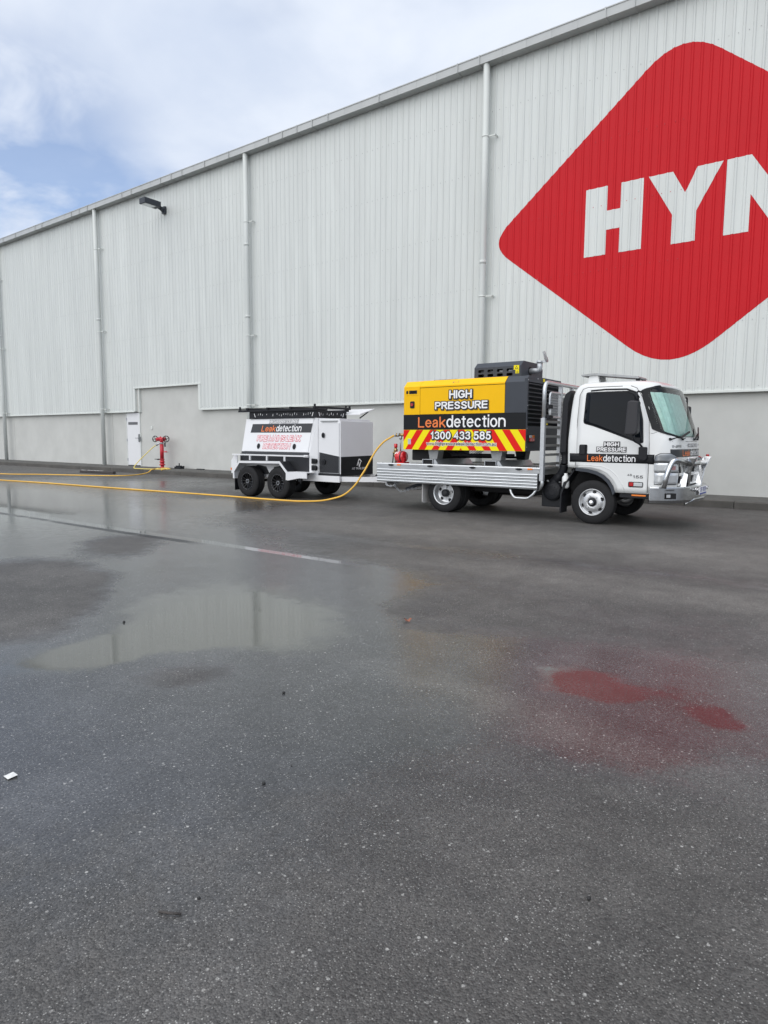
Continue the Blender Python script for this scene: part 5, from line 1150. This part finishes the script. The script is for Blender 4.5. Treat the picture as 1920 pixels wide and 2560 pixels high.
letter('lettering', 'NT TRAILERS', (.80, .735, 1.33, .785), front(-3.003), M['ink_white'], fc)
def mark(polys):
    g = MB()
    for p in polys: g.add([(-3.003, u, v) for u, v in p], [list(range(len(p)))])
    return part('logo', g, M['ink_white'], fc, recalc=False)
mark([[(.97, .83), (1.00, .83), (1.05, .93), (1.08, .98), (1.05, .99)], [(1.05, .99), (1.09, .99), (1.17, .93), (1.155, .91), (1.08, .96)], [(1.03, .90), (1.06, .905), (1.075, .84), (1.11, .925), (1.135, .91), (1.085, .79), (1.06, .79)]])
# roof rack
rk = MB(); rk.box(-6.13, .44, 1.962, -3.80, .455, 2.135); rk = part('rack_panel', rk, M['plastic'], tr)
g = MB(); g.box(-6.13, 1.545, 1.962, -3.80, 1.56, 2.135); part('rack_panel', g, M['plastic'], tr)
g = MB(); g.box(-3.815, .455, 1.962, -3.80, 1.545, 2.135); rf = part('rack_panel', g, M['plastic'], tr)
g = MB(); g.box(-6.13, .455, 1.962, -6.115, 1.545, 2.135); part('rack_panel', g, M['plastic'], tr)
rr_ = random.Random(5)
def holes(par, place, a0, a1):
    g = MB(); a = a0
    for sx in (0, 1):
        b_ = a0-.075 if not sx else a1+.03; d = .035 if not sx else -.035
        p = [place(b_, 2.095), place(b_+.02, 2.095), place(b_+.02+d, 2.0), place(b_+d, 2.0)]; g.add(p, [(0, 1, 2, 3)])
    while a < a1:
        z = 2.055+rr_.uniform(-.02, .02); h_ = rr_.uniform(.012, .028); w_ = rr_.uniform(.008, .02)
        if rr_.random() < .8: g.add([place(a, z-h_), place(a+w_, z-h_), place(a+w_*.8+.01, z+h_), place(a+.01, z+h_)], [(0, 1, 2, 3)])
        a += .075
    return part('cut_out', g, M['ink_white'], par, recalc=False)
holes(rk, lambda a, z: (a, .4365, z), -5.88, -3.95); holes(rf, lambda a, z: (-3.797, a, z), .58, 1.40)
for t_ in (.42, 1.58):
    g = MB(); g.box(-6.50, t_-.03, 2.135, -3.76, t_+.03, 2.185); g.box(-6.48, t_-.02, 2.185, -6.44, t_+.02, 2.27); g.box(-3.86, t_-.02, 2.185, -3.82, t_+.02, 2.29); part('rack_rail', g, M['plastic'], tr, bevel=.004)
for s_ in (-3.82, -4.6, -5.4, -6.15):
    g = MB(); g.box(s_-.03, .36, 2.186, s_+.03, 1.72, 2.236)
    if s_ == -3.82: g.box(s_-.02, 1.68, 2.236, s_+.02, 1.72, 2.29)
    part('rack_bar', g, M['plastic'], tr, bevel=.004)
g = MB(); g.prism([(1.53, 2.055), (2.12, 2.20), (2.12, 2.225), (1.53, 2.08)], 'x', -5.8, -3.35); lid = part('open_lid', g, M['white_board'], tr, bevel=.004)
g = MB(); g.tube([(-3.42, 1.62, 1.98), (-3.42, 1.95, 2.14)], .016, 8); part('gas_strut', g, M['plastic'], lid)
# mudguards
GP = [(-6.27, .44), (-6.27, .64), (-6.03, .895), (-4.60, .915), (-4.33, .66), (-4.33, .47)]
for sg, f in ((0, lambda a: a), (1, lambda a: 2-a)):
    def ply(off): 
        out = []
        for i, p in enumerate(GP):
            a = Vector(GP[max(i-1, 0)]); b_ = Vector(GP[min(i+1, 5)]); d = (b_-a).normalized(); nn = Vector((-d.y, d.x)); out.append((p[0]-nn.x*off, p[1]-nn.y*off))
        return out
    inn = ply(.012)
    for i in range(5):
        g = MB(); g.prism([GP[i], GP[i+1], inn[i+1], inn[i]], 'y', f(-.015), f(.30)); part('mudguard', g, M['checker'] if i in (2, 3) else M['white_board'], tr)
    lip = ply(.055)
    g = MB()
    for i in range(5): g.prism([(GP[i][0], GP[i][1]+.002), (GP[i+1][0], GP[i+1][1]+.002), lip[i+1], lip[i]], 'y', f(-.03), f(-.012))
    part('guard_lip', g, M['white_board'], tr)
    g = MB(); g.prism([(-6.26, .44), (-6.26, .64), (-6.02, .885), (-4.61, .905), (-4.34, .655), (-4.34, .44), (-4.55, .62), (-4.8, .80), (-5.1, .76), (-5.24, .55), (-5.38, .76), (-5.7, .80), (-6.0, .62)], 'y', f(.295), f(.306)); part('inner_guard', g, M['white_board'], tr)
    g = MB(); g.box(-4.33, f(-.03), .46, -3.70, f(.0), .52) if 0 else g.prism([(-4.33, .46), (-4.33, .665), (-3.70, .655), (-3.70, .53), (-3.95, .53)], 'y', f(-.03), f(-.012)); g.box(-4.33, min(f(-.03), f(.3)), .655, -3.70, max(f(-.03), f(.3)), .672); part('step_plate', g, M['white_board'], tr, bevel=.003)
    g = MB(); g.box(-6.44, f(.12)-.02, 1.03, -3.86, f(.12)+.02, 1.065); ra = part('side_rail', g, M['white_board'], tr, bevel=.004)
    for s_ in (-5.78, -5.17, -4.56):
        g = MB(); g.box(s_-.02, f(.12)-.018, .915, s_+.02, f(.12)+.018, 1.03); part('rail_post', g, M['white_board'], ra)
    g = MB(); g.tube([(-3.93, f(.12), 1.047), (-3.82, f(.16), 1.045)], .03, 10); part('rail_end', g, M['white_board'], ra)
    g = MB(); g.prism([(-6.58, .56), (-6.58, .89), (-6.43, 1.06), (-6.36, 1.06), (-6.36, .56)], 'y', f(.19), f(.22)); part('tail_gusset', g, M['white_board'], tr, bevel=.004)
    g = MB(); g.box(-6.592, f(.18), .64, -6.56, f(.23), .70); part('side_reflector', g, M['orange_lens'], tr)
    g = MB(); g.box(-6.285, f(.04), .14, -6.27, f(.28), .46); part('mud_flap', g, M['plastic'], tr)
    g = MB(); g.box(-4.02, f(.02), .45, -3.93, f(.08), .60); g.tube([(-3.97, f(.05), .46), (-3.97, f(.05), .38)], .012, 8); part('catch', g, M['plastic'], tr)
# chassis and drawbar
for sg, f in ((0, lambda a: a), (1, lambda a: 2-a)):
    g = MB(); g.box(-6.5, f(.42)-.03, .47, -3.0, f(.42)+.03, .585); g.bar((-3.0, f(.42), .5275), (-1.95, f(.90), .535), .06, .115); part('chassis_rail', g, M['white_board'], tr)
    g = MB(); g.box(-4.25, f(.32)-.02, .455, -2.98, f(.32)+.02, .598); part('sill', g, M['white_board'], tr, bevel=.004)
g = MB(); g.box(-2.15, .90, .48, -1.72, 1.10, .58); g.tube([(-1.75, 1, .60), (-1.62, 1, .60)], .055, 12); part('coupling', g, M['white_board'], tr, bevel=.01)
g = MB(); g.box(-2.02, .78, .515, -1.95, .83, .57) if 0 else g.bar((-2.28, .735, .535), (-2.05, .84, .54), .004, .05); part('compliance_plate', g, M['silver_print'], tr)
g = MB(); g.prism([(-2.45, .60), (-2.05, .92), (-1.98, .92), (-1.98, .60)], 'y', .94, 1.06); part('stone_guard', g, M['plastic'], tr, bevel=.01)
g = MB(); g.tube([(-2.05, .78, .60), (-2.05, .78, .72)], .03, 10); part('jockey_lamp', g, M['red_lens'], tr)
for s_ in (-5.76, -4.69):
    g = MB(); g.tube([(s_, .3, .385), (s_, 1.7, .385)], .035, 10); part('axle', g, M['liner'], tr)
    for t_ in (.5, 1.5):
        g = MB(); g.prism([(s_-.45, .46), (s_-.2, .37), (s_+.2, .37), (s_+.45, .46), (s_+.45, .49), (s_+.2, .41), (s_-.2, .41), (s_-.45, .49)], 'y', t_-.03, t_+.03); part('leaf_spring', g, M['timber'], tr)
def trailer_wheel(c, fl):
    cx, cy, cz = c; g = MB(); tyre_mesh(g, c, .385, .29, .215, fl); w = part('wheel', g, M['rubber'], tr)
    g = MB(); g.lathe([(.205, .06), (.222, .012), (.218, .0), (.195, .004), (.188, .03), (.180, .12), (.05, .14), (.0, .14)], c, 'y', 36, cap=False, flip=fl); rim = part('rim', g, M['rim_black'], w)
    for k in range(6):
        a = 2*math.pi*k/6+.2; er = V3(math.cos(a), 0, math.sin(a)); et = V3(-math.sin(a), 0, math.cos(a)); o_ = V3(cx, cy, cz)
        g = MB()
        for sgn in (-1, 1):
            p0 = o_+er*.055+et*(sgn*.012)+V3(0, fl*.05, 0); p1 = o_+er*.192+et*(sgn*.062)+V3(0, fl*.012, 0)
            g.bar(p0, p1, .020, .02, up=(0, 1, 0))
        part('spoke', g, M['rim_black'], rim)
    g = MB()
    for k in range(20):
        a = 2*math.pi*k/20; p = V3(cx+.205*math.cos(a), cy-fl*.002, cz+.205*math.sin(a)); g.tube([p, p-V3(0, fl*.006, 0)], .0055, 6)
    o = part('rivet', g, M['chrome'], rim); o['kind'] = 'stuff'
    g = MB(); g.lathe([(.062, .06), (.06, .035), (.035, .03), (.0, .03)], c, 'y', 16, flip=fl); part('hub', g, M['rim_black'], w)
    g = MB()
    for k in range(6): a = 2*math.pi*k/6; p = V3(cx+.045*math.cos(a), cy+fl*.035, cz+.045*math.sin(a)); g.tube([p, p-V3(0, fl*.02, 0)], .010, 6)
    o = part('wheel_nut', g, M['chrome'], rim); o['kind'] = 'stuff'
for s_ in (-5.78, -4.70):
    trailer_wheel((s_, .0, .385), 1); trailer_wheel((s_, 2.0, .385), -1)

# ------------------------------------------------------------------ hose
def fr(s, t, z): return Vector(FR[0])+Matrix.Rotation(FR[1], 3, 'Z')@Vector((s, t, z))
up_ = [(-1.55, .5, 1.553), (-1.66, .49, 1.50), (-1.80, .42, 1.40), (-1.93, .35, 1.24), (-2.02, .28, 1.06), (-2.055, .2, .92), (-2.09, .12, .78), (-2.15, .05, .64), (-2.22, -.0, .50), (-2.40, -.05, .31), (-2.59, -.1, .19), (-2.86, -.15, .11), (-3.2, -.20, .05)]
hp = [fr(*p) for p in up_]+[Vector(p) for p in [(-10.75, 11.12, .02), (-11.19, 11.05, .018), (-11.96, 10.99, .018), (-12.97, 10.97, .018), (-14.66, 10.86, .018), (-16.54, 10.72, .018), (-18.65, 10.58, .018), (-21.25, 10.44, .018), (-23.76, 10.16, .018), (-27.5, 9.7, .018), (-31, 9.7, .018), (-33.2, 10.2, .018), (-33.6, 11.0, .018), (-32, 11.5, .018), (-29, 11.75, .018), (-27.28, 12.0, .018), (-26.19, 12.72, .018), (-25.0, 13.2, .018), (-24.2, 13.55, .018), (-23.4, 13.95, .018), (-23.1, 14.4, .018), (-23.3, 15.1, .02), (-23.65, 15.75, .06), (-23.75, 16.0, .165), (-23.9, 16.3, .18), (-24.2, 16.75, .178), (-24.45, 17.05, .178), (-24.25, 17.12, .178), (-23.85, 16.9, .178), (-23.5, 16.5, .178), (-23.15, 16.05, .175), (-22.95, 15.8, .06)]]
g = MB(); g.tube(spline(hp[:-1], 8), .020, 10)
tag(part('hose', g, M['hose']), 'long yellow hose looping over the yard from the compressor to the hydrant', 'hose')
h2 = [(hx-.17, hy-.16, ZP+.98), (hx-.27, hy-.26, ZP+.88), (hx-.40, hy-.45, ZP+.66), (hx-.50, hy-.75, ZP+.36), (hx-.45, hy-1.0, ZP+.15), (hx-.25, hy-1.2, ZP+.03), (hx+.2, hy-1.24, ZP+.018), (hx+.8, hy-1.1, ZP+.018), (hx+1.3, hy-.9, ZP+.018), (hx+1.4, hy-.6, ZP+.018), (hx+1.0, hy-.45, ZP+.018), (hx+.75, hy-.5, ZP+.02), (hx+.5, hy-.62, ZP+.02)]
g = MB(); g.tube(spline(h2, 8), .019, 10)
tag(part('hose', g, mat('hose_pale', (.74, .60, .16), .45, var=.1)), 'pale yellow hose hanging in a curve from the red hydrant', 'hose')

# ------------------------------------------------------------------ bits lying about
lg = thing('wheel_stop', (-25.6, 14.7, 0), 'dark weathered wheel stop bar lying on the asphalt by the kerb', 'wheel stop')
g = MB(); d = Vector((2.05, .24, 0)).normalized(); a = Vector((-26.66, 14.62, .055)); b_ = Vector((-24.58, 14.86, .055)); g.bar(a, b_, .15, .11); part('bar', g, M['timber'], lg, bevel=.02)
g = MB(); rr_ = random.Random(2)
bits = []
for k in range(7): u = .03+.1*k+rr_.uniform(-.02, .02); p = a+(b_-a)*u; g.box(p.x-.05, p.y-.05, .108, p.x+.06+rr_.random()*.05, p.y+.04, .115)
o = part('chipped_paint', g, M['paper'], lg); o['kind'] = 'stuff'
cv = thing('hose_fitting', (-24.6, 17.2, ZP), 'black hose fitting on the strip right of the hydrant base', 'fitting')
g = MB(); g.box(-24.05, 17.30, ZP, -23.62, 17.5, ZP+.09); g.box(-24.0, 17.33, ZP+.09, -23.7, 17.47, ZP+.13); part('body', g, M['plastic'], cv, bevel=.015)
g = MB(); g.tube([(-23.83, 17.4, ZP+.12), (-23.83, 17.4, ZP+.24)], .022, 8); g.tube([(-23.66, 17.4, ZP+.07), (-23.52, 17.4, ZP+.09)], .04, 8); part('spout', g, M['plastic'], cv)
g = MB(); g.box(-22.75, 17.45, ZP, -22.30, 17.52, ZP+.035); tag(part('drain_grate', g, M['plastic'], bevel=.008), 'short black strip lying at the wall foot beside the hose fitting', 'strip')
def ground_pt(x, y): return Vector((x, y, 0))
lf = MB(); rr_ = random.Random(11); c = Vector((-2.98, 4.318, .012)); pts = []
for k in range(12):
    a = 2*math.pi*k/12; r_ = .040*(1 if k % 2 else .55)*(1.3 if k in (0, 6) else 1); pts.append(c+Vector((r_*math.cos(a), r_*math.sin(a)*.8, .008+.012*math.sin(a*2))))
lf.add([c]+pts, [(0, 1+k, 1+(k+1) % 12) for k in range(12)]); tag(part('leaf', lf, M['leaf'], recalc=False), 'single curled brown leaf on the asphalt in front of the truck', 'leaf')
pp = MB(); c = Vector((-2.935, 1.232, 0)); P_ = [(-.023, -.020, .003), (.021, -.022, .004), (.024, .018, .008), (.002, .023, .003), (-.023, .02, .006)]
pp.add([c+Vector(p) for p in P_]+[c+Vector(p)+Vector((0, 0, .0015)) for p in P_], [(4, 3, 2, 1, 0), (5, 6, 7, 8, 9)]+[(i, (i+1) % 5, 5+(i+1) % 5, 5+i) for i in range(5)])
ps = part('paper_scrap', pp, M['paper']); tag(ps, 'small square white paper scrap lying on the asphalt at the left edge', 'paper')
for (x, y, r_, lb) in ((-2.017, 1.855, .009, 'dark stone chip in the open middle of the asphalt right of the paper scrap'), (-2.679, 2.629, .010, 'dark stone chip just below the near edge of the big puddle'), (-1.654, 1.236, .006, 'dark stone chip lying closest to the dark twig'), (-.655, 1.992, .008, 'dark stone chip alone on the right side of the near asphalt'), (-4.75, 2.905, .012, 'dark stone chip standing in the left half of the big puddle'), (-2.034, 2.04, .004, 'very small stone chip above and right of the middle chip')):
    g = MB(); st_ = [(math.sin(q)*math.cos(w_), math.sin(q)*math.sin(w_), math.cos(q)) for q in (.6, 1.4, 2.2) for w_ in [2*math.pi*j/7 for j in range(7)]]
    jr = random.Random(int(x*100)); g.add([(x+r_*a*(1+jr.uniform(-.3, .3)), y+r_*b_*(1+jr.uniform(-.3, .3)), r_*.6+r_*.7*c_) for a, b_, c_ in st_], [(i*7+k, i*7+(k+1) % 7, (i+1)*7+(k+1) % 7, (i+1)*7+k) for i in range(2) for k in range(7)]+[list(range(7))[::-1], list(range(14, 21))], True)
    tag(part('stone_chip', g, M['pebble']), lb, 'stone chip', 'dark stone chips on the asphalt')
tw = MB(); tw.tube([(-1.70, 1.12, .006), (-1.66, 1.135, .010), (-1.635, 1.155, .007)], .004, 6); tag(part('twig', tw, M['timber']), 'short dark twig lying on the asphalt near the bottom', 'twig')
